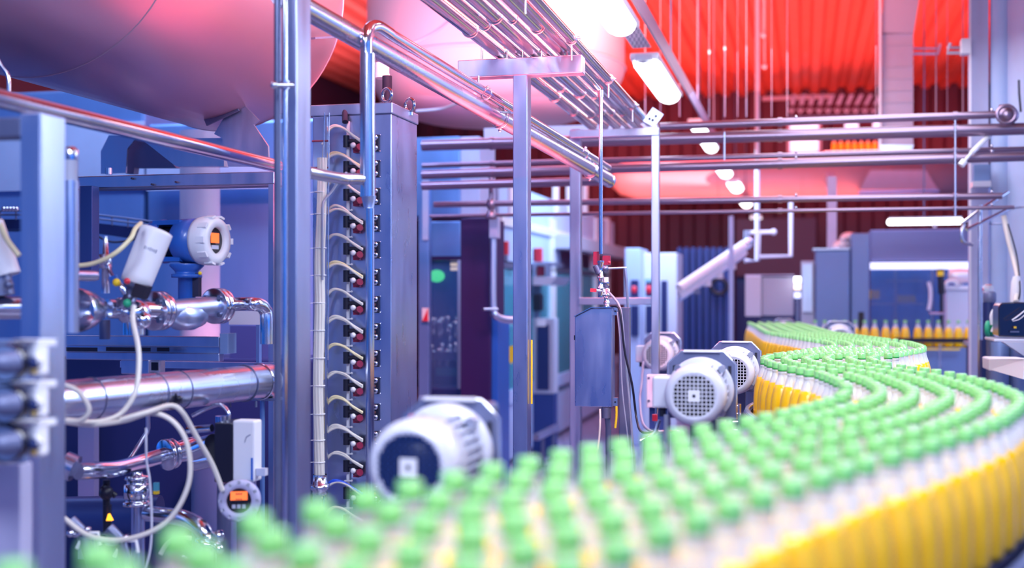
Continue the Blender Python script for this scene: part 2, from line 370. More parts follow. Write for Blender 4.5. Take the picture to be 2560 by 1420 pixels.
for x, y, _k in rest:
    o = V((x, y, BZ)); b.m = 0; b.lathe(o, UP, BODY[1:]+[(.1552, 0)], 12); b.m = 1; b.lathe(o, UP, NECK[:4]+NECK[8:], 12)
    b.m = 2; b.lathe(o, UP, [(.194, .0146), (.213, .0138), (.215, 0)], 10)
single('bottle_crowd', b, ['juice', 'clear_plastic', 'cap_green'], 'far crowd of green capped orange juice bottles snaking towards the blue wall', 'bottles', (1.6, 7, BZ), kind='stuff')
# curved conveyor
def ribbon(b, o0, o1, z0, z1, s0=0, s1=None):
    s1 = s1 or PL[-1]-.001; N = 150; vs = []
    for i in range(N+1):
        p, nn = at_path(s0+(s1-s0)*i/N)
        vs += [V((*(p+nn*o0).xy, z0)), V((*(p+nn*o1).xy, z0)), V((*(p+nn*o1).xy, z1)), V((*(p+nn*o0).xy, z1))]
    b.add(vs, [(i*4+j, i*4+(j+1) % 4, i*4+4+(j+1) % 4, i*4+4+j) for i in range(N) for j in range(4)])
    b.add(vs[:4], [(3, 2, 1, 0)]); b.add(vs[-4:], [(0, 1, 2, 3)])
tc = T('curved_conveyor', 'long winding dark conveyor carrying the crowd of orange juice bottles', 'conveyor', (.9, 3, 0))
b = B(); ribbon(b, -.205, .205, BZ-.03, BZ-.001); tc.part('belt', b, 'belt')
b = B(); ribbon(b, -.235, -.213, BZ-.16, BZ+.035); tc.part('side_panel', b, 'navy_panel')
b = B(); ribbon(b, .213, .235, BZ-.16, BZ-.01); tc.part('side_panel', b, 'navy_panel')
for o in (-.224,):
    b = B(); b.tube([V((*(at_path(.01+(PL[-1]-.02)*i/150)[0]+at_path(.01+(PL[-1]-.02)*i/150)[1]*o).xy, BZ+.04)) for i in range(151)], .009, 8); tc.part('guide_rail', b, 'steel_polished', label='bright guide rail')
for i in range(9):
    p, nn = at_path(.6+i*1.05)
    for o in (-.2, .2):
        b = B(); q = p+nn*o; b.box((q.x, q.y, (BZ-.16)/2), .05, .05, BZ-.16); tc.part('leg', b, 'steel_dark')
# far straight conveyor
tc = T('straight_conveyor', 'far straight conveyor with a black guide carrying one file of bottles', 'conveyor', P(2230, 1100, 9.5))
tc.o.location.z = 0; tc.loc.z = 0
b = B(); b.hbox(2015, 2435, 872, 880, 9.25, .3); tc.part('belt', b, 'belt')
b = B(); b.hbox(2235, 2435, 846, 858, 9.2, .03); tc.part('guide_rail', b, 'black')
b = B(); b.hbox(2015, 2240, 855, 866, 9.2, .03); tc.part('guide_rail', b, 'black')
b = B(); b.hbox(2200, 2435, 870, 965, 9.2, .03); tc.part('side_panel', b, 'blue_grey')
for x in (2262, 2350, 2425):
    b = B(); b.hbox(x-2, x+2, 860, 962, 9.18, .02); tc.part('leg', b, 'steel_satin')
for x in (2275, 2400):
    b = B(); b.hbox(x-6, x+6, 960, 'f', 9.3, .05); tc.part('leg', b, 'steel_dark')
b = B(); b.hbox(2265, 2400, 872, 876, 9.17, .02); tc.part('warning_strip', b, 'yellow_plastic', label='orange strip')

# ------------------------------------------------------------------ gear motors
def motor(x, y, d, label, side=-1, mat_cover='cover_paint', mg='cover_paint', box=True, post=True, k=1.0, plate_c=(0, .01)):
    c = P(x, y, d); gz = c.z
    t = T('gear_motor', label, 'motor', (c.x, c.y, c.z), 'conveyor gear motors'); A = AV; O = c
    R = .08*k
    b = B(); b.lathe(O, A, [(0, .055*k), (-.002, .060*k), (-.001, .064*k), (.008, .074*k), (.02, .079*k), (.035, R), (.085, R), (.085, .077*k), (.02, .076*k)], 40); t.part('fan_cover', b, mat_cover)
    b = B(); b.lathe(O+A*.012, A, [(0, 0), (0, .058*k), (.01, .058*k)], 32); dsk = t.part('fan_opening', b, 'black', label='dark opening behind the grille')
    b = B(); g = .0105*k
    for i in range(-5, 6):
        h = math.sqrt(max(0, (.059*k)**2-(i*g)**2))
        b.beam(O+BV*(i*g)-UP*h-A*.0005, O+BV*(i*g)+UP*h-A*.0005, .0028*k, .002, BV)
        b.beam(O+UP*(i*g)-BV*h-A*.0005, O+UP*(i*g)+BV*h-A*.0005, .0028*k, .002, UP)
    t.part('grille', b, mg)
    b = B(); b.box(O-A*.002, .03*k, .004, .03*k); q = t.part('centre_plate', b, 'white_paint')
    b = B(); b.cyl(O-A*.0045, O-A*.001, .0045*k, n=10); t.part('hub_hole', b, 'black', q)
    b = B(); b.lathe(O, A, [(.08, .07*k), (.2, .07*k)], 32)
    for i in range(28):
        an = 2*math.pi*i/28
        if abs(math.sin(an)) < .97: r = BV*math.cos(an)+UP*math.sin(an); b.beam(O+A*.09+r*.072*k, O+A*.2+r*.072*k, .0035, .014*k, A.cross(r))
    t.part('finned_body', b, 'grey_paint')
    b = B(); b.lathe(O, A, [(.195, .05*k), (.195, .088*k), (.2, .09*k), (.222, .09*k), (.235, .085*k), (.25, .08*k)], 40)
    t.part('flange', b, mat_cover)
    for sx, sz in ((.7, .7), (-.7, .7), (.7, -.7), (-.7, -.7)):
        b = B(); b.cyl(O+A*.17+BV*.085*k*sx+UP*.085*k*sz, O+A*.196+BV*.085*k*sx+UP*.085*k*sz, .010*k, n=12); t.part('bolt', b, 'steel')
    if box:
        b = B(); b.box(O+A*.14+BV*(side*.095*k)+UP*0, .05*k, .085, .085*k); tb = t.part('terminal_box', b, 'cover_paint', bev=.006)
        b = B(); b.cyl(O+A*.12+BV*(side*.095*k)-UP*.042, O+A*.12+BV*(side*.095*k)-UP*.066, .009, n=10); t.part('cable_gland', b, 'black', tb)
    # mounting plate, an octagon with rounded slots
    b = B(); pc = O+A*.25+BV*plate_c[0]+UP*plate_c[1]; s = .094*k; q = .035*k
    pl = [(-s, -s), (s, -s), (s, s-q), (s-q, s), (-s+q, s), (-s, s-q)]
    b.prism([pc+BV*u+UP*v for u, v in pl], A*.012); pt = t.part('mounting_plate', b, 'plate_paint', bev=.002)
    b = B()
    rim = [(-s, -s), (-s, s-q), (-s+q, s), (s-q, s), (s, s-q), (s, -s)]
    b.tube([pc+A*.002+BV*u+UP*v for u, v in rim], .0032, 6); t.part('plate_rim', b, 'steel_polished', pt, label='bright bent edge')
    b = B(); b.beam(pc+BV*-.05*k+UP*(s+.001)-A*.005, pc+BV*.05*k+UP*(s+.001)-A*.005, .016, .006, A); t.part('edge_strip', b, 'white_paint', pt)
    for u in (-1, 1):
        b = B(); m = pc+BV*u*(s-.018*k)+UP*(s-.055*k)-A*.001; b.box(m, .009*k, .003, .03*k); t.part('slot', b, 'black', pt)
    b = B(); b.box(pc+A*.045, .15*k, .07, .17*k); t.part('gearbox', b, 'steel_dark', bev=.01)
    if post:
        b = B(); z1 = pc.z-.085*k; m = pc+A*.045; b.box((m.x, m.y, z1/2), .07, .05, z1); t.part('stand', b, 'steel_dark')
    return t
motor(1022, 1168, 2.03, 'large out-of-focus grey gear motor low beside the blurred bottle caps', plate_c=(.0, .0), box=False, mg='navy_panel')
m2 = motor(1735, 990, 3.1, 'grey gear motor with a square grille, in front of the smaller two, in sharp focus')
m3 = motor(1642, 888, 6.0, 'small pale gear motor beside the two-legged steel frame, highest of the sharp ones')
m4 = motor(1829, 934, 4.3, 'grey gear motor half hidden between the sharp motor and the bottle bend')
motor(1959, 832, 9.6, 'tiny distant gear motor showing above the far bottle caps under the grey box', box=False)
motor(2101, 848, 7.4, 'small domed gear motor poking up before the single file of far bottles', box=False)
# control box hanging below the small motor
tc = T('junction_box', 'pale flat junction box with a small window under the small motor', 'box', P(1650, 1012, 5.6))
b = B(); b.hbox(1616, 1676, 938, 1020, 5.6, .07); tc.part('casing', b, 'cover_paint', bev=.004)
b = B(); b.hbox(1636, 1656, 948, 963, 5.59, .008); tc.part('display_window', b, 'blue_grey')
b = B(); b.hbox(1623, 1669, 1020, 'f', 5.65, .05); tc.part('stand', b, 'navy_panel')
for x, y in ((1622, 1002), (1670, 1002), (1622, 945), (1670, 930)):
    b = B(); c = HP(x, y, 5.6, 1676); b.cyl(c-AV*.004, c+AV*.001, .006, n=10); tc.part('screw', b, 'steel_dark')
# bracket and rods in front of the box
tc = T('guide_bracket', 'small black sensor bracket with steel rods low beside the sharp motor', 'bracket', P(1640, 1150, 3.5))
b = B(); b.prism([P(1608, 1098, 3.5), P(1650, 1098, 3.5), P(1642, 1150, 3.5), P(1606, 1160, 3.5)], AV*.01); tc.part('plate', b, 'black_gloss')
b = B(); b.tube([P(1640, 1080, 3.5), P(1642, 990, 3.5), P(1642, 975, 3.5), P(1655, 972, 3.5)], .005, 8); tc.part('rod', b, 'steel_polished')
b = B(); b.tube([P(1600, 1102, 3.49), P(1640, 1080, 3.49), P(1700, 1078, 3.49)], .005, 8); tc.part('rod', b, 'steel_polished')
b = B(); b.tube([P(1648, 1050, 3.48), P(1640, 1080, 3.48), P(1618, 1100, 3.48)], .006, 8); tc.part('rod', b, 'steel_polished')
b = B(); b.cyl(P(1637, 1036, 3.49), P(1637, 1052, 3.49), .008, n=10); tc.part('knob', b, 'red_plastic')
b = B(); b.cyl(P(1628, 1155, 3.51), V((P(1628, 1155, 3.51).x, P(1628, 1155, 3.51).y, 0)), .012, n=10); tc.part('stand', b, 'steel_dark')
for i, (x, d, l) in enumerate(((1842, 3.7, 'steel ladder-like bracket beneath the half hidden motor beside the bend'),)):
    tc = T('support_bracket', l, 'bracket', P(x, 1060, d)); 
    for xx in (1828, 1848):
        b = B(); q0 = P(xx, 1010, d); b.cyl(q0, V((q0.x, q0.y, 0)), .006, n=8); tc.part('upright', b, 'steel')
    for yy in (1015, 1035, 1055, 1075):
        b = B(); b.cyl(P(1828, yy, d), P(1848, yy, d), .004, n=8); tc.part('rung', b, 'steel')
# ------------------------------------------------------------------ valve tower
TD = 3.8
c0 = P(978, 1200, TD); tw = T('valve_tower', 'tall square stainless steel valve tower with rows of push-in hose fittings', 'machine', (c0.x-.1, c0.y+.1, 0))
b = B(); b.hbox(781, 978, 284, 'f', TD, .262); tw.part('column_body', b, 'steel_scuffed', bev=.003)
b = B(); b.hbox(776, 980, 255, 283, TD-.004, .27); tw.part('top_lid', b, 'steel_brushed', bev=.003)
b = B(); b.hbox(812, 817, 290, 1250, TD-.012, .01); tw.part('mounting_rail', b, 'steel')
for x, y, d in ((967, 238, 3.84), (1024, 263, 3.98)):
    b = B(); c = P(x, y, d); b.torus(c, AV+BV*.5, .021, .0055, 28, 10); b.cyl(c-UP*.024, c-UP*.034, .012, n=14); tw.part('eye_bolt', b, 'steel_polished')
b = B(); b.cyl(P(968, 190, 3.92), P(968, 262, 3.92), .016, n=18); sg = tw.part('cable_socket', b, 'rubber')
b = B(); b.cyl(P(955, 158, 3.95), P(955, 185, 3.95), .024, n=20); b.cyl(P(955, 185, 3.95), P(955, 196, 3.95), .026, n=20); tw.part('lamp_head', b, 'white_plastic', sg, label='white socket head')
b = B(); b.tube([P(862, 262, 3.85), P(862, 272, 3.85), P(862, 283, 3.83), P(863, 305, 3.81)], [.002, .005, .009, .010], 10); tw.part('cable_boot', b, 'rubber', label='black rubber boot')
rows = [358, 422, 491, 558, 625, 693, 761, 829, 896, 964, 1030, 1098, 1165, 1232, 1300]
def face(x, y, off=0): return HP(x, y, TD, 978)-AV*off
for i, y in enumerate(rows):
    b = B(); q = [face(925, y-21), face(949, y-21), face(949, y+21), face(925, y+21)]; b.prism([v-AV*.010 for v in q][::-1], AV*.010)
    pl = tw.part('fitting_plate', b, 'black', bev=.002)
    for dy in (-13, 13):
        b = B(); c = face(941, y+dy, .010); b.lathe(c-AV*.004, AV, [(0, .003), (0, .008), (.005, .009)], 14); tw.part('collar', b, 'steel_polished', pl)
    b = B(); c = face(940, y, .010); b.cyl(c-AV*.001, c+AV*.003, .004, n=10); tw.part('screw', b, 'copper_screw', pl)
    for dy in (-20, 20):
        b = B(); c = face(951, y+dy, .003); b.ball(c, .0028, 8); tw.part('rivet', b, 'steel_polished', pl)
    # the tee that sits on the air manifold
    b = B(); b.cyl(face(872, y-17, .02), face(872, y+12, .02), .0105, n=14); b.cyl(face(872, y-3, .02), face(905, y-2, .022), .007, n=12); b.cyl(face(895, y-2, .022), face(912, y-2, .02), .010, n=12)
    te = tw.part('tee_fitting', b, 'black')
    b = B(); b.cyl(face(893, y+17, .012), face(910, y+12, .035), .011, n=12); b.box(face(897, y+21, .014), .02, .02, .012); tw.part('red_coupling', b, 'dark_red_plastic', te)
    b = B(); c = face(893, y+8, .035); b.ball(c, .0088, 14); tw.part('white_knob', b, 'white_plastic', te)
b = B(); b.box(face(873, 800, .008), .009, .008, (1320-320)/3000*TD); tw.part('flat_air_duct', b, 'white_plastic')
for i, y in enumerate(rows[3:]):
    b = B(); b.beam(face(866, y-32, .016), face(884, y-32, .016), .006, .004); b.ball(face(884, y-32, .016), .004, 8); tw.part('tie_clip', b, 'white_plastic')
hcol = ['hose', 'hose_cream', 'hose', 'hose', 'hose', 'hose_cream', 'hose', 'hose', 'hose_cream', 'hose', 'hose_cream', 'hose', 'hose', 'hose', 'hose', 'hose']
for i, y in enumerate(rows):
    col = 'hose_blue' if i == 13 else hcol[i]
    for j in range(3 if i % 2 else 2):
        e = j*4; pk = random.uniform(-3, 3)
        b = B(); b.tube([face(818-e*.3, y+52, .03), face(821, y+10-e, .035), face(828+e*.6, y-20, .04+.004*j), face(846+e, y-38+pk+e*.5, .045), face(868+e, y-34+e*.7+pk, .04), face(892+e*.5, y-16+e*.6, .034), face(914, y-1+e*.6, .026)], .0038 if j else .0044, 8, True)
        o = tw.part('air_hose', b, col if j < 2 else 'hose', label='blue air hose' if col == 'hose_blue' else None)
    b = B(); b.torus(face(823, y+2, .034), UP, .0075, .002, 12, 6); b.ball(face(819, y+6, .045), .0035, 8); tw.part('tie_clip', b, 'white_plastic')
# cable bundle standing beside the rail
bd = T('cable_bundle', 'thick white bundle of parallel cables tied upright at the edge of the valve tower', 'cables', P(800, 1190, 3.74))
for j in range(9):
    an = j/9*6.28; r_ = .011 if j else 0
    wob = [V((math.cos(an+k*.15)*r_, math.sin(an+k*.15)*r_, 0)) for k in range(9)]
    xs = [806, 806, 803, 799, 800, 797, 795, 797, 799]; ys = [395, 440, 560, 660, 760, 860, 980, 1080, 1188]
    b = B(); b.tube([P(x, y, 3.72)+w_ for x, y, w_ in zip(xs, ys, wob)], .0055, 8, True, 4); bd.part('cable', b, 'hose')
for y in (480, 535, 620, 688, 757, 826, 895, 964, 1035, 1100, 1155):
    b = B(); b.torus(P(798 if y > 700 else 801, y, 3.72), UP, .0175, .0016, 18, 6); b.beam(P(785, y, 3.72), P(776, y+1, 3.72), .004, .002); bd.part('cable_tie', b, 'white_plastic')
b = B(); b.lathe(P(800, 1186, 3.72), -UP, [(0, .022), (.03, .024), (.03, .03), (.045, .03), (.05, .024), (.06, .024)], 24); bd.part('end_collar', b, 'steel_polished')
b = B(); b.tube([P(845, 455, 3.73), P(830, 478, 3.72), P(812, 500, 3.7), P(806, 530, 3.69), P(806, 700, 3.7)], .004, 8, True); bd.part('branch_cable', b, 'cable_grey')
for xx in (811, 823):
    b = B(); b.tube([P(xx, 282, 3.74), P(xx-1, 380, 3.74), P(xx-3, 900, 3.73)], .0018, 6, True); bd.part('steel_wire', b, 'steel_polished')
for y in (353, 420):
    b = B(); b.cyl(P(780, y, 3.75), P(823, y-1, 3.75), .003, n=8); bd.part('cross_pin', b, 'dark_red_plastic')

# ------------------------------------------------------------------ pipes in front of the tower
def pipe(name, label, pts, r, m='steel', smooth=False, n=18, group=None, k=6, extra=None):
    b = B(); b.tube([P(*p) for p in pts], r, n, smooth, k)
    if not extra: return single(name, b, m, label, 'pipe', group=group)
    t = T(name, label, 'pipe', min((P(*p) for p in pts), key=lambda v: v.z), group); t.part('tube', b, m); return t
t = T('drop_pipe', 'upright stainless pipe with a reducer standing before the valve tower', 'pipe', P(925, 1300, 3.5))
b = B(); b.cyl(P(919, 135, 3.5), P(919, 492, 3.5), .0225, n=24); t.part('upper_tube', b, 'steel_polished')
b = B(); b.lathe(P(922, 490, 3.5), -UP, [(0, .0215), (.01, .0205), (.034, .014), (.036, .0145)], 24); t.part('reducer', b, 'steel_satin')
b = B(); q = P(925, 520, 3.5); b.cyl(q, V((q.x, q.y, 0)), .0125, n=18); t.part('lower_tube', b, 'steel_polished')
b = B(); b.tube([P(770, 430, 3.35), P(800, 437, 3.38), P(850, 446, 3.42), P(880, 447, 3.46), P(915, 449, 3.5)], .0165, 18, True); t.part('side_branch', b, 'steel')
b = B(); b.torus(P(866, 446, 3.44), BV, .0165, .0025, 20, 6); t.part('weld_seam', b, 'steel_satin')
b = B(); b.tube([P(916, 200, 3.52), P(916, 130, 3.52), P(917, 95, 3.52), P(924, 72, 3.54), P(945, 66, 3.57), P(975, 84, 3.63)], .0185, 18, True); t.part('elbow', b, 'steel_polished')
t = T('sloping_pipe', 'thin long steel pipe sloping away behind the thicker sloping pipe', 'pipe', P(1520, 425, 5.35))
b = B(); b.cyl(P(970, 82, 3.62), P(1520, 420, 5.4), .0175, n=20); t.part('tube', b, 'steel_polished')
for x, y, d in ((1215, 233, 4.22), (1460, 384, 5.1)):
    b = B(); b.torus(P(x, y, d), P(1520, 420, 5.4)-P(970, 82, 3.62), .021, .003, 20, 6); b.ball(P(x+4, y-14, d), .007, 8); t.part('pipe_clip', b, 'steel')
t = T('sloping_pipe', 'thickest long steel pipe sloping from the tall column down to a cut end', 'pipe', P(1528, 455, 5.15))
A0, A1 = P(700, -15, 3.2), P(1524, 452, 5.4)
b = B(); b.cyl(A0, A1, .031, n=32); t.part('tube', b, 'steel')
b = B(); b.lathe(A1-(A1-A0).normalized()*.03, A1-A0, [(0, .0315), (.0, .032), (.03, .032), (.036, .027), (.036, 0)], 28); t.part('end_cap', b, 'steel_polished')
for x, y, d in ((1250, 297, 4.39), (1475, 425, 5.19)):
    p_ = P(x, y, d); b = B(); b.torus(p_, A1-A0, .034, .003, 24, 6); b.ball(p_-UP*.042, .007, 8); b.ball(p_+UP*.042, .006, 8); t.part('pipe_clip', b, 'steel_polished')

# ------------------------------------------------------------------ T-shaped stand
t = T('pipe_stand', 'T-shaped brushed steel stand carrying the bright overhead pipes', 'stand', (P(1305, 800, 4.35).x, 4.38, 0))
b = B(); b.hbox(1282, 1318, 181, 'f', 4.3, .065); t.part('upright', b, 'steel_scuffed', bev=.003)
b = B(); b.hbox(1144, 1455, 136, 181, 4.25, .065); t.part('cross_arm', b, 'steel_brushed', bev=.003)
for x in (1205, 1268, 1307, 1354, 1418):
    b = B(); c = HP(x, 140, 4.28, 1455); c.z = P(1455, 136, 4.25).z; b.cyl(c, c+UP*.05, .004, n=8); t.part('threaded_rod', b, 'steel_polished')
b = B(); b.cyl(P(1196, 190, 4.3), P(1196, 214, 4.3), .005, n=8); t.part('threaded_rod', b, 'steel_polished')
b = B(); b.beam(P(1252, 280, 4.3), P(1282, 282, 4.33), .012, .006); t.part('clamp_bracket', b, 'steel_polished')
b = B(); c = HP(1322, 560, 4.3, 1318); b.hbox(1327, 1331, 850, 1010, 4.34, .004); t.part('yellow_sticker', b, 'yellow_plastic', label='yellow strip')

# ------------------------------------------------------------------ overhead pipe bundle along the hall
def along(x, y, d, x1):            # from a point at depth d, along the hall, until column x1
    p = P(x, y, d); k0 = (x1-CX)/F; s = (p.x-k0*p.y)/(k0*AV.y-AV.x); return p, p+AV*s
zr = P(1455, 136, 4.25).z
bund = [  # column at depth 4.25, radius, height above arm, far column, near shift, label
 (1243, .026, .030, 1548, 'outermost of the shiny overhead pipes, nearest the pale silo'),
 (1290, .018, .026, 1565, 'slim shiny overhead pipe second from the pale silo'),
 (1329, .026, .030, 1585, 'wide shiny overhead pipe in the middle of the bundle with orange reflections'),
 (1368, .012, .016, 1600, 'thin shiny overhead pipe squeezed beside the widest one'),
 (1398, .021, .026, 1620, 'polished overhead pipe ending at the flat end plate'),
 (1430, .013, .060, 1632, 'thin raised overhead pipe with wing clamps, over the bundle')]
for x, r, h, xe, lab in bund:
    p = HP(x, 140, 4.25, 1455); p.z = zr+h
    pe = p+AV*(2.0 if xe < 1590 else 2.15); p0 = p-AV*2.9
    b = B(); b.cyl(p0, pe, r, n=24); t = T('overhead_pipe', lab, 'pipe', (pe.x, pe.y, p.z-r), 'shiny overhead pipes'); t.part('tube', b, 'steel_polished')
    for s in (-1.1, -.45, .25, .9, 1.5):
        b = B(); b.torus(p+AV*(s+random.uniform(-.15, .15)), AV, r+.002, .0028, 20, 6); t.part('pipe_clip', b, 'steel')
    b = B(); b.ball(pe, r*.98, 16, (1, 1, 1)); t.part('rounded_end', b, 'steel_polished')
t = T('overhead_pipe', 'bright overhead pipe running highest, closest to the tube lights', 'pipe', P(1640, 300, 6.0), 'shiny overhead pipes')
p0 = P(1455, 125, 4.3); b = B(); b.cyl(p0-AV*3.2, p0+AV*1.9, .018, n=22); t.part('tube', b, 'steel_polished')
for s in (-.9, -.2, .6, 1.3):
    b = B(); b.torus(p0+AV*s, AV, .020, .003, 20, 6); b.cyl(p0+AV*s-UP*.02, p0+AV*s-UP*.075, .003, n=8); b.ball(p0+AV*s+BV*.025, .007, 8); t.part('wing_clamp', b, 'steel')
t = T('overhead_pipe', 'second bright overhead pipe just under the highest one, by the lights', 'pipe', P(1600, 300, 5.8), 'shiny overhead pipes')
p0 = P(1445, 146, 4.45); b = B(); b.cyl(p0-AV*3.0, p0+AV*1.7, .012, n=20); t.part('tube', b, 'steel_polished')
b = B(); e = P(1633, 290, 5.95); b.prism([P(1607, 302, 5.9), P(1632, 268, 5.9), P(1659, 286, 5.9), P(1636, 318, 5.9)], AV*.006); 
t = T('end_plate', 'small drilled square steel plate at the end of the overhead pipes', 'plate', P(1633, 318, 5.9)); t.part('plate', b, 'steel_brushed')
for x, y in ((1624, 297), (1632, 300), (1640, 290)):
    b = B(); c = P(x, y, 5.895); b.cyl(c, c-AV*.004, .006, n=10); t.part('bolt_hole', b, 'rubber')
b = B(); b.cyl(P(1636, 292, 5.95), P(1640, 325, 5.95), .008, n=8); t.part('stem', b, 'steel')

# ------------------------------------------------------------------ gantry frame, drip pipe, control cabinet
t = T('pipe_gantry', 'pale square-tube portal frame with a cross rail behind the control box', 'frame', (P(1540, 800, 5.9).x, 5.9, 0))
b = B(); b.hbox(1424, 1450, 322, 'f', 5.9, .06); t.part('upright', b, 'steel_brushed', bev=.003)
b = B(); b.hbox(1628, 1647, 318, 'f', 5.75, .05); t.part('upright', b, 'steel_satin', bev=.003)
b = B(); b.hbox(1424, 1647, 318, 338, 5.74, .05); t.part('top_beam', b, 'steel_brushed', bev=.003)
b = B(); b.hbox(1446, 1630, 744, 762, 5.8, .04); t.part('cross_rail', b, 'steel_satin', bev=.003)
t = T('drip_pipe', 'thin upright pipe with red-handled ball valves above the control box', 'pipe', P(1515, 768, 4.62))
b = B(); b.tube([P(1458, 180, 4.35), P(1480, 202, 4.5), P(1497, 222, 4.6), P(1502, 240, 4.6), P(1502, 380, 4.6), P(1502, 635, 4.6)], .0075, 14); t.part('tube', b, 'steel_polished')
b = B(); b.cyl(P(1502, 226, 4.6), P(1502, 243, 4.6), .011, n=14); t.part('union_nut', b, 'steel')
b = B(); b.lathe(P(1502, 652, 4.6), -UP, [(0, .013), (.008, .014), (.012, .0105), (.06, .010), (.062, .014), (.068, .014), (.07, .010), (.1, .0105), (.102, .014), (.11, .014), (.115, .011), (.14, .011)], 20); vb = t.part('valve_body', b, 'steel_polished')
b = B(); b.hbox(1483, 1497, 629, 662, 4.62, .02); t.part('valve_lever', b, 'dark_red_plastic', vb, label='dark red lever')
b = B(); b.hbox(1506, 1525, 639, 662, 4.62, .02); t.part('valve_lever', b, 'dark_red_plastic', vb, label='dark red lever')
b = B(); b.cyl(P(1488, 664, 4.6), P(1497, 684, 4.6), .011, n=12); b.ball(P(1513, 672, 4.6), .014, 12); t.part('valve_seat', b, 'steel_dark', vb)
b = B(); b.ball(P(1523, 656, 4.57), .006, 10); t.part('red_knob', b, 'red_plastic', vb)
b = B(); b.tube([P(1520, 671, 4.6), P(1545, 670, 4.6), P(1566, 669, 4.6)], .004, 8); b.tube([P(1563, 670, 4.6), P(1566, 700, 4.6), P(1570, 768, 4.62)], .0055, 8); t.part('side_pipe', b, 'steel_satin')
b = B(); b.lathe(P(1517, 705, 4.6), -UP, [(0, .009), (.02, .0105), (.021, .007), (.026, .007), (.027, .012), (.045, .012), (.046, .014), (.056, .014), (.057, .010), (.075, .010), (.076, .013), (.084, .013), (.086, .010), (.1, .012), (.108, .012)], 20); vb2 = t.part('valve_body', b, 'steel_polished')
b = B(); b.cyl(P(1515, 693, 4.6), P(1515, 706, 4.6), .0095, n=14); t.part('white_cap', b, 'white_plastic', vb2)
b = B(); b.beam(P(1476, 725, 4.58), P(1490, 726, 4.58), .013, .013); t.part('red_handle', b, 'red_plastic', vb2, label='bright red handle')
b = B(); b.cyl(P(1490, 726, 4.58), P(1510, 728, 4.6), .005, n=10); t.part('handle_stem', b, 'steel', vb2)
t = T('control_box', 'hanging stainless control box with a slanted top on a square post', 'box', (P(1560, 900, 4.65).x, 4.65, 0))
fr = [(1437, 792), (1478, 771), (1530, 770), (1530, 1018), (1437, 1016)]
b = B(); b.prism([HP(x, y, 4.58, 1530) for x, y in fr][::-1], AV*.075); t.part('casing', b, 'steel_scuffed', bev=.003)
b = B(); ly = [HP(x, y, 4.57, 1530) for x, y in ((1435, 791), (1478, 769), (1532, 768))]
b.beam(ly[0]+AV*.038, ly[1]+AV*.038, .085, .003, AV); b.beam(ly[1]+AV*.038, ly[2]+AV*.038, .085, .003, AV); t.part('lid_edge', b, 'steel_polished')
b = B(); b.hbox(1547, 1573, 768, 'f', 4.66, .045); t.part('post', b, 'steel_dark', bev=.003, label='dark square post')
for y in (778, 1005):
    b = B(); b.hbox(1531, 1543, y-10, y+10, 4.60, .03); hg = t.part('hinge', b, 'steel')
    b = B(); c = P(1538, y, 4.598); b.cyl(c-AV*.002, c+AV*.002, .0035, n=10); t.part('hinge_screw', b, 'black', hg)
b = B(); b.beam(P(1438, 838, 4.64), P(1438, 850, 4.64), .004, .01); t.part('latch', b, 'black')
b = B(); b.tube([P(1516, 1018, 4.6), P(1516, 1045, 4.6)], .018, 14); b.tube([P(1518, 1040, 4.6), P(1521, 1070, 4.62), P(1521, 1115, 4.62)], .0115, 12); b.cyl(P(1521, 1115, 4.62), V((P(1521, 1115, 4.62).x, 4.62, 0)), .011, n=12); t.part('drain_pipe', b, 'steel_dark')
b = B(); b.cyl(P(1521, 1124, 4.62), P(1548, 1126, 4.66), .004, n=8); t.part('stay', b, 'steel_dark')
def hose(name, label, pts, r, m, cat='cable', group=None, n=8): 
    b = B(); b.tube([P(*p) for p in pts], r, n, True); return single(name, b, m, label, cat, group=group)
hose('cable', 'grey cable looping down the edge of the control box from its valve', [(1519, 728, 4.58), (1535, 745, 4.55), (1548, 765, 4.53), (1555, 800, 4.52), (1563, 900, 4.52), (1573, 1000, 4.52), (1582, 1110, 4.52), (1588, 1180, 4.52)], .0045, 'cable_grey')
hose('cable', 'darker second cable hanging beside the control box post', [(1530, 765, 4.56), (1545, 768, 4.52), (1552, 790, 4.5), (1562, 880, 4.5), (1580, 960, 4.5), (1592, 1050, 4.5), (1605, 1080, 4.3), (1640, 1080, 3.9)], .0045, 'black')
hose('cable', 'thin grey wire hanging close behind the control box cables', [(1543, 780, 4.51), (1550, 850, 4.5), (1556, 980, 4.5), (1570, 1100, 4.5), (1578, 1200, 4.5)], .0028, 'cable_grey')
hose('cable', 'short yellow cord dangling beneath the control box', [(1541, 1016, 4.58), (1541, 1040, 4.58), (1538, 1070, 4.58)], .0045, 'yellow_plastic')
hose('cable', 'pale drain cord dropping from beneath the control box', [(1500, 1022, 4.58), (1500, 1060, 4.57), (1496, 1110, 4.57), (1484, 1160, 4.55), (1480, 1200, 4.5)], .004, 'hose')
hose('cable', 'grey cable drooping from the small upper motor past the junction box', [(1608, 905, 5.9), (1604, 960, 5.8), (1600, 1000, 5.6), (1608, 1060, 5.2), (1640, 1085, 4.6)], .006, 'cable_grey')
hose('cable', 'grey hose entering the gland of the sharp motor', [(1666, 1036, 3.2), (1666, 1060, 3.2), (1664, 1120, 3.22), (1660, 1180, 3.25)], .007, 'cable_grey')
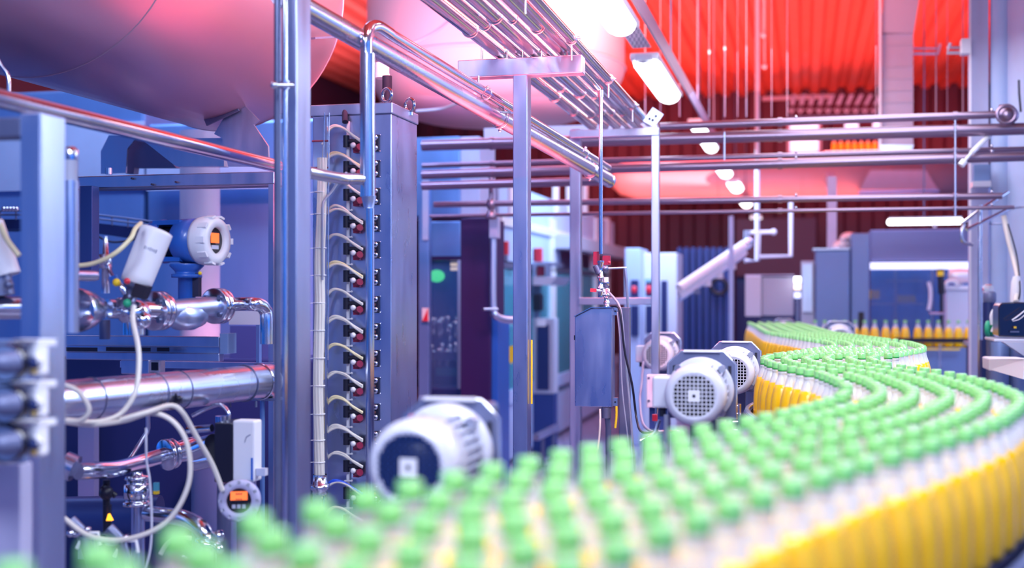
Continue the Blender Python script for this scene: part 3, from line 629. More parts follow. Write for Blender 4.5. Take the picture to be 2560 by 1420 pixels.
# ------------------------------------------------------------------ upper left: tank, saddles, rail
ax0 = P(570, 15, 5.0); 
t = T('storage_tank', 'huge dull stainless horizontal tank with a domed end hanging over the piping', 'tank', (ax0.x, ax0.y, ax0.z-.53))
b = B(); b.lathe(ax0, -AV, [(-.11, 0), (-.108, .12), (-.095, .27), (-.07, .40), (-.035, .48), (0, .515), (.02, .525), (3.6, .525), (3.62, .51), (3.72, .3), (3.75, 0)], 64); t.part('shell', b, 'steel_tank')
for s in (.03, 1.3, 2.5):
    b = B(); b.torus(ax0-AV*s, AV, .525, .0025, 64, 6); t.part('weld_seam', b, 'steel_tank')
b = B(); b.beam(P(783, 96, 4.6), P(838, 92, 4.75), .02, .008); t.part('lifting_lug', b, 'steel_dark')
b = B(); b.tube([P(-20, 120, 3.3), P(0, 160, 3.3), P(20, 190, 3.3), P(22, 228, 3.3)], .006, 8, True); t.part('vent_tube', b, 'steel_polished')
for i, (pts_, d, l) in enumerate((([(252, 378), (272, 338), (345, 338), (318, 372), (314, 432), (252, 434)], 5.2, 'smaller grey folded saddle plate under the tank by the hanging actuator'),
                   ([(535, 335), (590, 243), (647, 300), (634, 312), (670, 365), (672, 416), (570, 416), (555, 345)], 4.7, 'large dark folded saddle plate bearing the end of the tank'))):
    t = T('tank_saddle', l, 'support', P(pts_[-1][0], 434, d))
    b = B(); b.prism([HP(x, y, d, 500) for x, y in pts_][::-1], AV*.012); t.part('saddle_plate', b, 'steel_satin')
    if i == 0:
        b = B(); b.prism([HP(x, y, d+.05, 500) for x, y in [(345, 338), (318, 372), (314, 434), (334, 434), (336, 419), (440, 419), (380, 345)]][::-1], AV*.04); t.part('gusset', b, 'steel_dark', label='dark gusset')
    else:
        b = B(); b.beam(HP(512, 300, d-.02, 500), HP(592, 262, d-.02, 500), .01, .05, AV); t.part('gusset', b, 'steel_dark')
        b = B(); b.prism([HP(x, y, d+.06, 500) for x, y in [(500, 345), (560, 345), (560, 416), (440, 416), (350, 345)]][::-1], AV*.04); t.part('web', b, 'steel_satin')
t = T('support_beam', 'long horizontal square steel beam beneath the tank saddles', 'beam', P(440, 470, 4.55))
b = B(); b.hbox(192, 686, 428, 460, 4.4, .07); t.part('beam', b, 'steel_satin', bev=.004)
b = B(); b.hbox(192, 686, 460, 464, 4.4, .07); t.part('bottom_lip', b, 'steel_dark')
for x, y in ((330, 446), (380, 461), (440, 455)):
    b = B(); c = HP(x, y, 4.39, 686); b.cyl(c-AV*.004, c+AV*.01, .004, n=8); t.part('bolt', b, 'rubber')
b = B(); b.cyl(P(272, 436, 4.75), P(272, 420, 4.75), .014, n=6); t.part('bolt', b, 'steel')
t = T('hand_rail', 'bright round steel rail sloping across beneath the tank', 'rail', P(690, 425, 4.0))
r0, r1 = P(0, 247, 2.62), P(0, 0, 1); b = B(); p1 = r0+AV*1.42; b.cyl(r0-AV*.35, p1, .0215, n=28); t.part('tube', b, 'steel_polished')
t = T('front_post', 'broad pale rectangular stainless post at the picture edge, blurred', 'post', (P(80, 700, 2.45).x, 2.45, 0))
b = B(); b.hbox(50, 101, 280, 'f', 2.4, .085); t.part('upright', b, 'steel_satin', bev=.003)
b = B(); b.hbox(-160, 52, 292, 342, 2.42, .05); t.part('side_arm', b, 'steel_dark', bev=.003)
for y in (885, 990, 1092):
    b = B(); b.hbox(102, 108, y, y+16, 2.46, .02); t.part('yellow_tag', b, 'yellow_plastic', label='small yellow tag')
t = T('tall_column', 'tallest stainless column standing full height before the tank end', 'column', (P(740, 700, 3.03).x, 3.03, 0))
b = B(); b.hbox(704, 742, -60, 'f', 3.0, .088); t.part('upright', b, 'steel_brushed', bev=.003)
t = T('instrument_pipe', 'thin bright pipe with a clamp running up the face of the tall column', 'pipe', (P(712, 700, 2.95).x, 2.95, 0))
b = B(); b.cyl(P(712, -60, 2.95), V((P(712, 0, 2.95).x, 2.95, 0)), .0065, n=14); t.part('tube', b, 'steel_polished')
b = B(); b.cyl(P(684, 213, 2.93), P(735, 213, 2.93), .006, n=10); b.ball(P(686, 213, 2.92), .01, 10); b.cyl(P(712, 204, 2.94), P(712, 222, 2.94), .012, n=12); t.part('pipe_clamp', b, 'steel_polished')
q = P(694, 0, 2.98); b = B(); b.cyl(P(694, -60, 2.98), V((q.x, q.y, 0)), .009, n=14); single('instrument_pipe', b, 'steel_dark', 'darker upright pipe tucked beside the tall column, next to its clamp', 'pipe', (q.x, q.y, 0))
t = T('air_cylinder', 'upright pale pneumatic cylinder with a domed cap behind the blurred front post', 'cylinder', P(175, 830, 2.8))
b = B(); b.cyl(P(176, 452, 2.8), P(176, 832, 2.8), .019, n=24); t.part('barrel', b, 'steel_satin')
b = B(); b.cyl(P(176, 400, 2.8), P(176, 452, 2.8), .0165, n=24); t.part('neck', b, 'grey_paint')
b = B(); b.lathe(P(176, 400, 2.8), UP, [(0, .0175), (.008, .018), (.022, .018), (.03, .012), (.033, 0)], 24); t.part('domed_cap', b, 'steel_polished')
b = B(); b.cyl(P(160, 688, 2.8), P(236, 690, 2.95), .0125, n=16); t.part('side_port', b, 'steel_polished')
# side frame behind
t = T('inner_frame', 'dark steel inner frame post with slim bars behind the flow meter', 'frame', (P(430, 900, 4.6).x, 4.7, 0))
b = B(); b.hbox(197, 230, 464, 700, 4.5, .05); t.part('dark_post', b, 'navy_panel', bev=.003)
b = B(); b.hbox(671, 683, 460, 'f', 4.35, .03); t.part('slim_post', b, 'steel_satin')
b = B(); b.hbox(300, 684, 908, 925, 4.25, .04); t.part('lower_bar', b, 'steel_satin')
b = B(); b.hbox(640, 648, 810, 910, 4.3, .02); t.part('short_bar', b, 'blue_panel')

# vats behind
def vat(x0, x1, y0, d, m, label, name='process_vat', y1='f', dep=.5, seam=None):
    t = T(name, label, 'vat', (P((x0+x1)/2, 900, d+dep/2).x, d+dep/2, 0))
    b = B(); b.hbox(x0, x1, y0, y1, d, dep); t.part('jacket', b, m, bev=.02); return t
t = vat(-250, 360, 215, 6.72, 'blue_panel', 'blue panelled vat with a curved catwalk in front', dep=.5)
b = B(); b.hbox(-250, 359, 302, 470, 6.7, .02); t.part('upper_panel', b, 'wall_light', label='upper panel coloured pale for light from above')  # pale strip stands in for light falling on the vat from above
t = vat(366, 880, 290, 6.4, 'blue_panel', 'blue vat wall with a vertical seam behind the flow meter', dep=.5)
b = B(); b.hbox(366, 700, 400, 470, 6.38, .02); t.part('upper_panel', b, 'wall_light', label='upper panel coloured pale for light from above')  # overhead light on this vat also put into a paler strip
b = B(); b.cyl(P(500, 330, 6.0), P(500, 892, 6.0), .098, n=32); t2 = T('riser_duct', 'grey vertical riser duct behind the blue flow meter', 'duct', (P(500, 0, 6).x, 6, 0)); t2.part('tube', b, 'lavender_paint')
t = T('shade_block', 'added dark navy block standing in for the shade behind the lower pipes', 'machine', (P(450, 0, 5.6).x, 5.6, 0))  # dark box added where the lower vat falls off into shade
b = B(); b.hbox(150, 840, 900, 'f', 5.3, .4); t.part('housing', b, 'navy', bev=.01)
b = B(); b.hbox(195, 235, 1060, 1400, 5.45, .04); t.part('panel_strip', b, 'blue_grey')
b = B(); b.hbox(575, 655, 815, 900, 5.45, .1); t.part('dark_panel', b, 'navy_panel')
b = B(); b.cyl(P(560, 1130, 5.3), P(560, 1500, 5.3), .14, n=28); t.part('drum', b, 'blue_grey')
t = T('catwalk_reflection', 'curved dark reflection of a walkway with thin railings, behind the tilted actuator', 'reflection', P(250, 590, 6.2))  # a reflection in the vat, built here as solid parts
def arc(y, x0=-80, x1=400, n=13, d=6.1, k=60): return [P(x0+(x1-x0)*i/(n-1), y+k*max(0, (i/(n-1)-.35))**1.6, d) for i in range(n)]
b = B(); up_ = arc(548); lo = arc(572, k=75)
for i in range(12): b.hexa([lo[i], lo[i+1], lo[i+1]+AV*.3, lo[i]+AV*.3, up_[i], up_[i+1], up_[i+1]+AV*.3, up_[i]+AV*.3])
t.part('deck', b, 'navy', label='dark deck')
for y in (527, 537):
    b = B(); b.tube(arc(y), .005, 6); t.part('rail', b, 'steel_dark')
a1 = arc(527); a2 = arc(550)
for i in range(0, 13):
    b = B(); b.cyl(a1[i], a2[i], .004, n=6); t.part('baluster', b, 'steel_dark')
for i in range(5):
    b = B(); b.ball(P(10+i*8, 523, 6.08), .014, 10); t.part('round_fitting', b, 'steel_polished')
b = B(); b.tube([P(235, 585, 6.0), P(280, 605, 6.0), P(340, 598, 6.0)], .006, 6, True); t.part('loop_cable', b, 'rubber')

# flow meter
t = T('rear_beam', 'second steel beam behind the first beneath the smaller tank saddle', 'beam', P(400, 455, 5.2))
b = B(); b.hbox(150, 640, 436, 455, 5.1, .08); t.part('beam', b, 'steel_dark')
t = T('flow_meter', 'blue flow meter with a white ribbed ring head and orange display', 'meter', P(470, 745, 3.7))
hc = P(512, 602, 3.66); HA = V((.93, -.37, 0)).normalized()
b = B(); b.lathe(hc-HA*.19, HA, [(0, 0), (0, .058), (.01, .066), (.045, .068), (.05, .06)], 36); b.lathe(hc-HA*.09, HA, [(0, .06), (.01, .068), (.08, .070), (.08, 0)], 36); hd = t.part('housing', b, 'blue_paint')
b = B(); b.lathe(hc-HA*.15, HA, [(0, .045), (.07, .045)], 24); t.part('waist', b, 'black', hd, label='dark waist')
for s in (-1, 1):
    b = B(); b.box(hc-HA*.11+UP*.056*s, .10, .09, .014, HA, UP.cross(HA), UP); t.part('rib', b, 'blue_paint', hd)
b = B(); b.lathe(hc-HA*.012, HA, [(0, .068), (.0, .072), (.012, .0745), (.045, .0745), (.055, .070), (.06, .066), (.062, .043), (.05, .040), (.045, .040)], 40)
rg = t.part('cover_ring', b, 'white_plastic')
U2 = UP.cross(HA).normalized()
for i in range(10):
    an = 2*math.pi*i/10; rr = U2*math.cos(an)+UP*math.sin(an); b = B(); b.beam(hc+HA*.02+rr*.0735, hc+HA*.05+rr*.0735, .018, .006, HA.cross(rr)); t.part('grip_lug', b, 'white_plastic', rg)
b = B(); b.lathe(hc+HA*.034, HA, [(0, .040), (.001, .040), (.001, 0)], 28); ds = t.part('display_disc', b, 'screen_dark')
b = B(); b.box(hc+HA*.037+UP*.008, .04, .002, .030, U2, HA, UP); t.part('orange_display', b, 'orange_screen', ds)
b = B(); b.box(hc+HA*.037-UP*.020, .035, .002, .012, U2, HA, UP); t.part('button_strip', b, 'cover_paint', ds)
b = B(); b.lathe(P(467, 660, 3.68), -UP, [(0, .05), (.006, .052), (.022, .036), (.03, .034), (.031, .046), (.042, .046), (.043, .026), (.12, .026)], 28); t.part('neck', b, 'blue_paint')
b = B(); b.hbox(477, 496, 682, 742, 3.66, .02); t.part('ribbed_cable_strip', b, 'rubber')
b = B(); b.ball(P(500, 683, 3.64), .006, 8); t.part('tag', b, 'yellow_plastic')

# tilted actuator and its valve
t = T('actuator_valve', 'tilted white cylindrical actuator on a shiny valve body', 'valve', P(340, 830, 3.25))
a0, a1 = P(338, 712, 3.25), P(393, 575, 3.28); A_ = (a1-a0)
b = B(); L_ = A_.length; b.lathe(a0, A_, [(0, 0), (0, .034), (.004, .041), (L_*.15, .0425), (L_*.93, .0445), (L_*.985, .044), (L_, .038), (L_+.001, 0)], 36); cy = t.part('actuator_barrel', b, 'white_plastic')
an_ = A_.normalized(); mid = a0+A_*.62; toward = (V((0, 0, EYE))-mid).normalized(); toward = (toward-an_*toward.dot(an_)).normalized()
sd = an_.cross(toward)
b = B()
for i in range(7):
    c = mid+toward*.0441+sd*(-.018+.0052*i)*(-1); b.box(c-toward*(.0002+abs(i-3)*.0006), .0032, .0006, .0075 if i % 3 else .0095, sd, toward, an_)
t.part('printed_name', b, 'cable_grey', cy, label='faint grey printed maker name')
b = B(); b.lathe(P(338, 712, 3.25), -A_, [(0, .03), (.012, .03), (.013, .018), (.05, .018), (.051, .026), (.07, .026)], 24); t.part('yoke', b, 'steel_dark')
b = B(); b.box(P(354, 728, 3.22), .036, .03, .036, A_.normalized().cross(AV).normalized(), AV, A_.normalized()); t.part('solenoid_block', b, 'black')
b = B(); vc = P(335, 782, 3.28); b.ball(vc, .042, 20, (1.1, 1, .9)); b.ball(vc+V((-.035, -.01, .02)), .022, 14); b.ball(vc+V((-.01, -.03, .025)), .02, 14); b.ball(vc+V((.03, -.02, -.02)), .024, 14); b.cyl(vc-UP*.02, vc-UP*.06, .03, n=18); t.part('valve_body', b, 'steel_polished')
b = B(); b.beam(P(283, 690, 3.2), P(288, 706, 3.2), .02, .02); t.part('blue_tag', b, 'window_light' if False else 'blue_paint')
b = B(); b.ball(P(291, 706, 3.19), .011, 10); t.part('yellow_nut', b, 'yellow_plastic')
b = B(); b.ball(P(318, 703, 3.19), .009, 10); t.part('red_nut', b, 'red_plastic')
b = B(); b.ball(P(318, 758, 3.2), .012, 10); t.part('green_nut', b, 'green_paint')
b = B(); b.tube([P(265, 650, 3.3), P(272, 668, 3.3), P(280, 690, 3.25), P(300, 712, 3.2), P(312, 735, 3.2)], .007, 10, True); t.part('instrument_tube', b, 'steel_polished')
b = B(); b.lathe(P(264, 590, 3.35), -UP, [(0, .006), (.05, .008), (.051, .018), (.09, .018), (.091, .010), (.16, .012)], 18); t.part('sensor_stub', b, 'steel')
b = B(); b.cyl(P(262, 800, 3.4), P(262, 848, 3.4), .015, n=14); t.part('support_leg', b, 'steel_dark')

# flanged pipeline
t = T('flanged_pipeline', 'horizontal flanged stainless pipeline with a bulging strainer under the flow meter', 'pipeline', P(480, 830, 3.6))
D = 3.5
def fl(b, c, r, th=.014, ax=BV, n=36): b.lathe(c, ax, [(0, 0), (0, r-.003), (.002, r), (th-.002, r), (th, r-.003), (th, 0)], n)
b = B(); b.cyl(P(-60, 770, 2.9), P(52, 770, 2.95), .028, n=28); t.part('inlet_tube', b, 'steel_polished')
b = B(); b.lathe(P(190, 776, 3.15), P(280, 770, 3.3)-P(190, 776, 3.15), [(0, .056), (.01, .058), (.05, .050), (.08, .036), (.10, .030)], 32); t.part('reducer_cone', b, 'steel')
b = B(); b.cyl(P(270, 772, 3.25), P(394, 777, 3.38), .026, n=24); t.part('link_tube', b, 'steel_polished')
for x, y, d, r in ((394, 777, 3.40, .056), (545, 765, 3.63, .054)):
    b = B(); c = P(x, y, d); fl(b, c, r, .018, V((.42, .91, 0))); f_ = t.part('flange', b, 'steel_polished')
    b = B(); fl(b, c+V((.42, .91, 0))*-.021, r, .018, V((.42, .91, 0))); t.part('flange', b, 'steel_polished')
    for k in range(4):
        an = math.pi/4+k*math.pi/2; Uf = V((.91, -.42, 0)); rr = Uf*math.cos(an)+UP*math.sin(an); b = B(); b.cyl(c+rr*r*.68-V((.42, .91, 0))*.03, c+rr*r*.68+V((.42, .91, 0))*.028, .0075, n=6); t.part('bolt', b, 'steel_dark', f_)
b = B(); b.cyl(P(396, 777, 3.40), P(545, 765, 3.63), .030, n=28); t.part('main_tube', b, 'steel_satin')
b = B(); b.lathe(P(425, 790, 3.44), P(512, 788, 3.6)-P(425, 790, 3.44), [(0, .01), (.012, .030), (.04, .042), (.1, .043), (.14, .034), (.17, .01)], 28); t.part('strainer_bulge', b, 'steel_satin')
b = B(); b.tube([P(548, 762, 3.64), P(600, 760, 3.64), P(630, 760, 3.6), P(652, 764, 3.62), P(664, 778, 3.64), P(667, 800, 3.64), P(667, 860, 3.64)], .0205, 20, True); t.part('outlet_elbow', b, 'steel_polished')
b = B(); b.lathe(P(552, 762, 3.65), V((.7, .7, 0)), [(0, .04), (.01, .04), (.03, .03), (.04, .022)], 24); t.part('collar', b, 'steel_polished')
# slotted bracket
t = T('slotted_bracket', 'long slotted channel bracket carrying the flanged pipeline', 'bracket', P(350, 905, 3.6))
b = B(); b.hbox(165, 548, 842, 868, 3.62, .03); t.part('upper_flange', b, 'steel_satin', bev=.002)
b = B(); b.hbox(165, 548, 868, 884, 3.64, .005); t.part('web', b, 'steel_satin')
b = B(); b.hbox(165, 548, 884, 904, 3.61, .03); t.part('lower_flange', b, 'steel_brushed', bev=.002)
for x0, x1 in ((165, 242), (265, 375), (392, 422)):
    b = B(); b.hbox(x0, x1, 869, 879, 3.63, .004); t.part('slot', b, 'black')
b = B(); b.hbox(550, 568, 834, 885, 3.6, .06); t.part('end_block', b, 'blue_grey')
b = B(); b.hbox(572, 662, 778, 812, 3.85, .05); t.part('back_plate', b, 'cover_paint')
t = T('box_section', 'short open-ended square tube hanging under the slotted bracket', 'tube', P(370, 935, 3.7))
b = B(); b.hbox(302, 372, 900, 936, 3.7, .1); t.part('tube', b, 'steel_satin', bev=.003)
b = B(); b.hbox(374, 398, 902, 930, 3.66, .01); t.part('end_frame', b, 'cover_paint', bev=.002)
b = B(); b.hbox(378, 394, 906, 926, 3.655, .004); t.part('opening', b, 'black')
b = B(); b.cyl(P(368, 936, 3.75), P(368, 965, 3.75), .007, n=10); t.part('drop_rod', b, 'blue_panel')
# big lower pipe
t = T('main_pipe', 'thickest low stainless pipe with clamp bands and a capped end', 'pipe', P(420, 1040, 3.45))
p0, p1 = P(120, 1008, 2.95), P(672, 952, 3.75); b = B(); b.cyl(p0, p1, .0535, n=44); t.part('tube', b, 'steel')
dn = (p1-p0)
for f, r in ((.16, .0545), (.42, .0545), (.53, .0545), (.86, .0555)):
    b = B(); b.torus(p0+dn*f, dn, r-.001, .0025, 36, 6); t.part('clamp_band', b, 'steel_dark')
b = B(); b.lathe(p1-dn.normalized()*.05, dn, [(0, .055), (.002, .057), (.008, .057), (.01, .055)], 36); t.part('end_ring', b, 'steel_polished')
for x, y, d in ((338, 1010, 3.2), (432, 996, 3.3)):
    b = B(); c = P(x, y, d); b.box(c, .03, .025, .03); b.cyl(c, c-UP*.03, .008, n=10); b.ball(c+V((.02, -.01, .0)), .009, 10); t.part('sensor_clamp', b, 'black')
b = B(); b.hbox(630, 690, 996, 1003, 3.7, .06); t.part('rest_plate', b, 'steel')
b = B(); q = P(656, 1000, 3.75); b.cyl(q, V((q.x, q.y, 0)), .008, n=12); t.part('rest_rod', b, 'blue_panel')
for x in (575, 640):
    b = B(); b.cyl(P(x, 1003, 3.65), P(x, 1018, 3.65), .004, n=8); t.part('stud', b, 'steel_dark')
t = T('stay_rod', 'thin bent blue-lit steel rod crossing behind the hose loop', 'rod', P(330, 1145, 3.9))
b = B(); b.tube([P(369, 934, 3.76), P(370, 1070, 3.78), P(368, 1080, 3.78), P(325, 1146, 3.7), P(318, 1160, 3.5)], .0075, 10); t.part('rod', b, 'steel_satin')
# lower valve train
t = T('valve_train', 'curved stainless pipe with a flange and round valve low behind the hose loop', 'pipeline', (P(350, 0, 3.6).x, 3.6, 0))
b = B(); b.tube([P(195, 1178, 3.2), P(235, 1176, 3.25), P(290, 1172, 3.35), P(350, 1156, 3.5), P(410, 1138, 3.6)], .023, 22, True); t.part('curved_tube', b, 'steel_polished')
b = B(); b.cyl(P(160, 1160, 3.2), P(188, 1172, 3.2), .036, n=24); t.part('end_coupling', b, 'steel')
c = P(412, 1138, 3.6); ax = V((.62, .78, .1)); b = B(); fl(b, c, .048, .014, ax); fl(b, c+ax.normalized()*.02, .046, .012, ax); t.part('flange', b, 'steel_polished')
b = B(); b.lathe(c+ax.normalized()*.03, ax, [(0, .03), (.03, .033), (.06, .036), (.08, .036), (.081, .03), (.2, .03)], 28); t.part('valve_tube', b, 'steel_polished')
b = B(); b.lathe(P(343, 1178, 3.4), -UP, [(0, .014), (.012, .016), (.013, .032), (.022, .036), (.024, .03), (.035, .028), (.036, .037), (.075, .037), (.077, .033), (.085, .032), (.086, .04), (.096, .04), (.098, 0)], 32); t.part('round_valve', b, 'steel_polished')
q = P(345, 1265, 3.42); b = B(); b.cyl(q, V((q.x, q.y, 0)), .0185, n=20); t.part('stand_tube', b, 'steel_satin')
b = B(); b.hbox(383, 393, 1207, 1228, 3.36, .012); t.part('blue_label', b, 'teal_glass', label='pale blue and yellow label')
b = B(); b.hbox(383, 393, 1228, 1236, 3.36, .012); t.part('yellow_label', b, 'yellow_plastic')
b = B(); b.cyl(P(266, 1200, 3.35), P(266, 1262, 3.35), .010, n=12); b.ball(P(266, 1232, 3.33), .02, 12); b.cyl(P(268, 1262, 3.35), P(268, 1330, 3.35), .012, n=12); b.cyl(P(255, 1215, 3.33), P(290, 1240, 3.34), .008, n=8); t.part('black_valve', b, 'black')
b = B(); b.prism([P(265, 1302, 3.3), P(279, 1302, 3.3), P(270, 1285, 3.3)], AV*.01); t.part('orange_pilot_light', b, 'orange_lamp')
t = T('outlet_pipe', 'polished pipe bending down to a clamped joint near the bottom edge', 'pipe', (P(530, 0, 3.3).x, 3.3, 0))
b = B(); b.tube([P(370, 1284, 3.4), P(410, 1288, 3.36), P(460, 1296, 3.3), P(500, 1318, 3.26), P(518, 1350, 3.25), P(522, 1400, 3.25), V((P(522, 1400, 3.25).x, 3.25, 0))], .0225, 24, True); t.part('bent_tube', b, 'steel_polished')
b = B(); b.torus(P(520, 1355, 3.25), V((.25, 0, 1)), .027, .008, 28, 10); b.ball(P(548, 1340, 3.22), .017, 12); b.ball(P(548, 1372, 3.22), .014, 12); t.part('clamp', b, 'steel_polished')
t = T('mix_vessel', 'dark horizontal drum behind the orange pilot light', 'vessel', P(270, 1330, 3.9))
b = B(); b.cyl(P(150, 1290, 3.9), P(400, 1286, 3.9), .062, n=32); t.part('shell', b, 'navy_panel')
b = B(); q = P(300, 1330, 3.9); b.cyl(q, V((q.x, q.y, 0)), .02, n=12); t.part('leg', b, 'navy_panel')
# small fittings at the bottom of the frame
for i, (x, y, d, l) in enumerate(((205, 1330, 3.1, 'slanted shiny clamp valve nearest the front post at the bottom edge'), (300, 1350, 3.1, 'slanted shiny clamp valve beneath the orange pilot light'), (480, 1390, 3.3, 'shiny clamp valve beside the foot of the bent pipe'))):
    t = T('clamp_valve', l, 'valve', (P(x, 0, d).x, d, 0)); c = P(x, y, d)
    b = B(); b.tube([c+V((-.03, 0, .03)), c, c+V((.03, 0, -.1)), c+V((.05, 0, -.3))], .016, 16); t.part('body_tube', b, 'steel_dark')
    b = B(); b.torus(c, V((.4, 0, -1)), .018, .007, 22, 8); b.ball(c+V((-.022, -.02, 0)), .010, 10); b.ball(c+V((.02, -.02, .01)), .008, 10); t.part('clamp_ring', b, 'steel_polished')
    b = B(); b.tube([c+V((-.01, -.01, -.04)), c+V((.01, -.01, .0)), c+V((.045, -.01, .0)), c+V((.05, -.01, -.03))], .005, 8); t.part('wing_handle', b, 'white_plastic')
    b = B(); q = c+V((.05, 0, -.3)); b.cyl(q, V((q.x, q.y, 0)), .014, n=10); t.part('foot', b, 'steel_dark')
# valve positioner with the black back and white cover, and the round meter
t = T('valve_positioner', 'tall white-fronted valve positioner on a black back housing', 'instrument', P(590, 1215, 3.35))
b = B(); b.hbox(535, 581, 1058, 1208, 3.35, .12); t.part('back_housing', b, 'black', bev=.004)
b = B(); b.hbox(581, 636, 1052, 1206, 3.3, .05); t.part('front_cover', b, 'white_plastic', bev=.006)
b = B(); b.hbox(627, 631, 1145, 1200, 3.297, .004); t.part('indicator_slot', b, 'blue_paint')
b = B(); b.tube([HP(x, y, 3.298, 636) for x, y in ((612, 1105), (616, 1092), (626, 1086))], .0014, 6, True); t.part('embossed_curve', b, 'grey_paint')
b = B(); b.cyl(P(556, 1058, 3.4), P(556, 1040, 3.4), .02, n=12); b.tube([P(480, 1040, 3.45), P(520, 1020, 3.45), P(550, 1012, 3.42), P(570, 1030, 3.4), P(572, 1050, 3.4)], .006, 8, True); t.part('cable_entry', b, 'steel_polished')
b = B(); b.cyl(P(470, 1075, 3.45), P(530, 1070, 3.42), .011, n=12); b.cyl(P(490, 1130, 3.5), P(535, 1110, 3.42), .03, n=18); b.cyl(P(490, 1160, 3.5), P(535, 1150, 3.42), .02, n=18); t.part('bracket_arm', b, 'steel_polished')
b = B(); q = P(560, 1208, 3.42); b.cyl(q, V((q.x, q.y, 0)), .02, n=14); t.part('stand', b, 'steel_dark')
t = T('round_meter', 'round grey-ringed meter with an orange display low beside the tall column', 'meter', P(605, 1300, 3.2))
c = P(597, 1252, 3.18); HA = V((.12, -1, .12)).normalized(); Uf = UP.cross(HA).normalized()*-1; Vf = HA.cross(Uf)*-1
Uf = V((1, .12, 0)).normalized(); Vf = Uf.cross(HA)
if Vf.z < 0: Vf = -Vf
b = B(); b.lathe(c-HA*.12, HA, [(0, 0), (0, .042), (.01, .05), (.1, .053)], 32); t.part('housing', b, 'blue_paint')
b = B(); b.lathe(c-HA*.04, HA, [(0, .05), (.002, .055), (.03, .056), (.037, .053), (.04, .048), (.04, .033), (.036, .032)], 36); rg = t.part('cover_ring', b, 'lavender_paint')
for i in range(12):
    an = 2*math.pi*i/12; rr = Uf*math.cos(an)+Vf*math.sin(an); b = B(); b.beam(c+rr*.043+HA*-.003, c+rr*.053+HA*-.003, .008, .006, HA.cross(rr)); t.part('grip_notch', b, 'grey_paint', rg)
b = B(); b.lathe(c-HA*.006, HA, [(0, .034), (.002, .034), (.002, 0)], 28); ds = t.part('dial', b, 'screen_dark')
b = B(); b.box(c+Vf*.013-HA*.002, .044, .003, .023, Uf, HA, Vf); t.part('orange_display', b, 'orange_screen', ds)
b = B()
for j, w_ in ((.018, .004), (.004, .0025)):
    for k in range(3): b.box(c+Vf*j+Uf*(-.006+.006*k)-HA*.0003, .0042, .001, w_, Uf, HA, Vf)
t.part('display_text', b, 'screen_dark', ds)
for k in (-1, 0, 1):
    b = B(); b.box(c-Vf*.015+Uf*.013*k-HA*.003, .009, .003, .010, Uf, HA, Vf); t.part('key', b, 'grey_paint', ds)
b = B(); b.hbox(640, 662, 1172, 1190, 3.3, .02); t.part('side_bracket', b, 'cover_paint')
b = B(); q = c-HA*.08-UP*.03; b.cyl(q, V((q.x, q.y, 0)), .015, n=12); t.part('stand', b, 'steel_dark')
# stacked switch units at the left edge
for i, (y, l) in enumerate(((905, 'uppermost of three stacked white isolator switches with black rotary knobs'), (1010, 'middle one of three stacked white isolator switches with black knobs'), (1108, 'lowest of three stacked white isolator switches with black knobs'))):
    t = T('isolator_switch', l, 'switch', P(60, y+40, 2.15), 'stacked isolator switches')
    b = B(); b.hbox(58, 98, y-50, y+35, 2.1, .03); t.part('casing', b, 'white_plastic', bev=.005)
    b = B(); b.prism([P(24, y-55, 2.05), P(98, y-55, 2.1), P(98, y-40, 2.1), P(56, y-38, 2.1)], AV*.05); t.part('hood', b, 'white_plastic')
    b = B(); b.hbox(66, 82, y-42, y+28, 2.097, .004); t.part('side_slot', b, 'grey_paint')
    b = B(); b.ball(P(88, y+2, 2.08), .012, 12, (1, 1, .9)); b.cyl(P(78, y-14, 2.085), P(80, y+6, 2.085), .003, n=8); t.part('toggle', b, 'navy')
    b = B(); b.beam(P(88, y-12, 2.08), P(104, y+2, 2.07), .006, .01); t.part('toggle_lever', b, 'white_plastic')
    b = B(); b.hbox(78, 86, y+18, y+30, 2.09, .004); t.part('warning_label', b, 'yellow_plastic')
    b = B(); b.lathe(P(10, y+2, 2.06), -AV+BV*.3, [(-.03, .034), (0, .034), (.004, .030)], 28); kn = t.part('knob_base', b, 'black_gloss')
    b = B(); b.lathe(P(12, y+2, 2.03), -AV-BV*.4, [(-.02, .019), (0, .019), (.012, .016), (.02, .008), (.022, 0)], 22); t.part('knob', b, 'plate_paint', kn)
t = T('switch_cabinet', 'blue-grey cabinet block that carries the three stacked isolator switches', 'cabinet', (P(20, 0, 2.3).x, 2.3, 0))
b = B(); b.hbox(-160, 56, 850, 1160, 2.17, .02); t.part('back_box', b, 'blue_grey', bev=.004)
b = B(); b.hbox(-160, 50, 1160, 'f', 2.3, .04); t.part('plinth', b, 'lavender_paint', bev=.004)
t = T('left_valve', 'blurred white angled actuator at the extreme edge beside the front post', 'valve', P(10, 760, 2.9))
b = B(); b.cyl(P(-30, 560, 2.9), P(14, 690, 2.9), .036, n=28); t.part('actuator_barrel', b, 'white_plastic')
b = B(); b.cyl(P(-5, 690, 2.9), P(5, 740, 2.9), .03, n=18); b.ball(P(22, 712, 2.85), .012, 10); t.part('yoke', b, 'steel_dark')
b = B(); b.tube([P(0, 560, 2.85), P(18, 600, 2.85), P(48, 640, 2.85)], .007, 8, True); t.part('cream_cable', b, 'hose_cream')
hose('hose', 'cream cable arching from behind the front post up to the tilted actuator', [(190, 665, 3.1), (235, 658, 3.1), (285, 635, 3.1), (325, 598, 3.12), (338, 572, 3.15), (352, 558, 3.2)], .006, 'hose_cream', 'hose')
hose('hose', 'white hose hanging straight from the shiny valve body then curving to the post', [(335, 765, 3.1), (332, 800, 3.08), (344, 860, 3.05), (347, 910, 3.03), (338, 980, 3.0), (300, 1035, 2.98), (240, 1055, 2.95), (165, 1050, 2.9)], .0068, 'hose', 'hose')
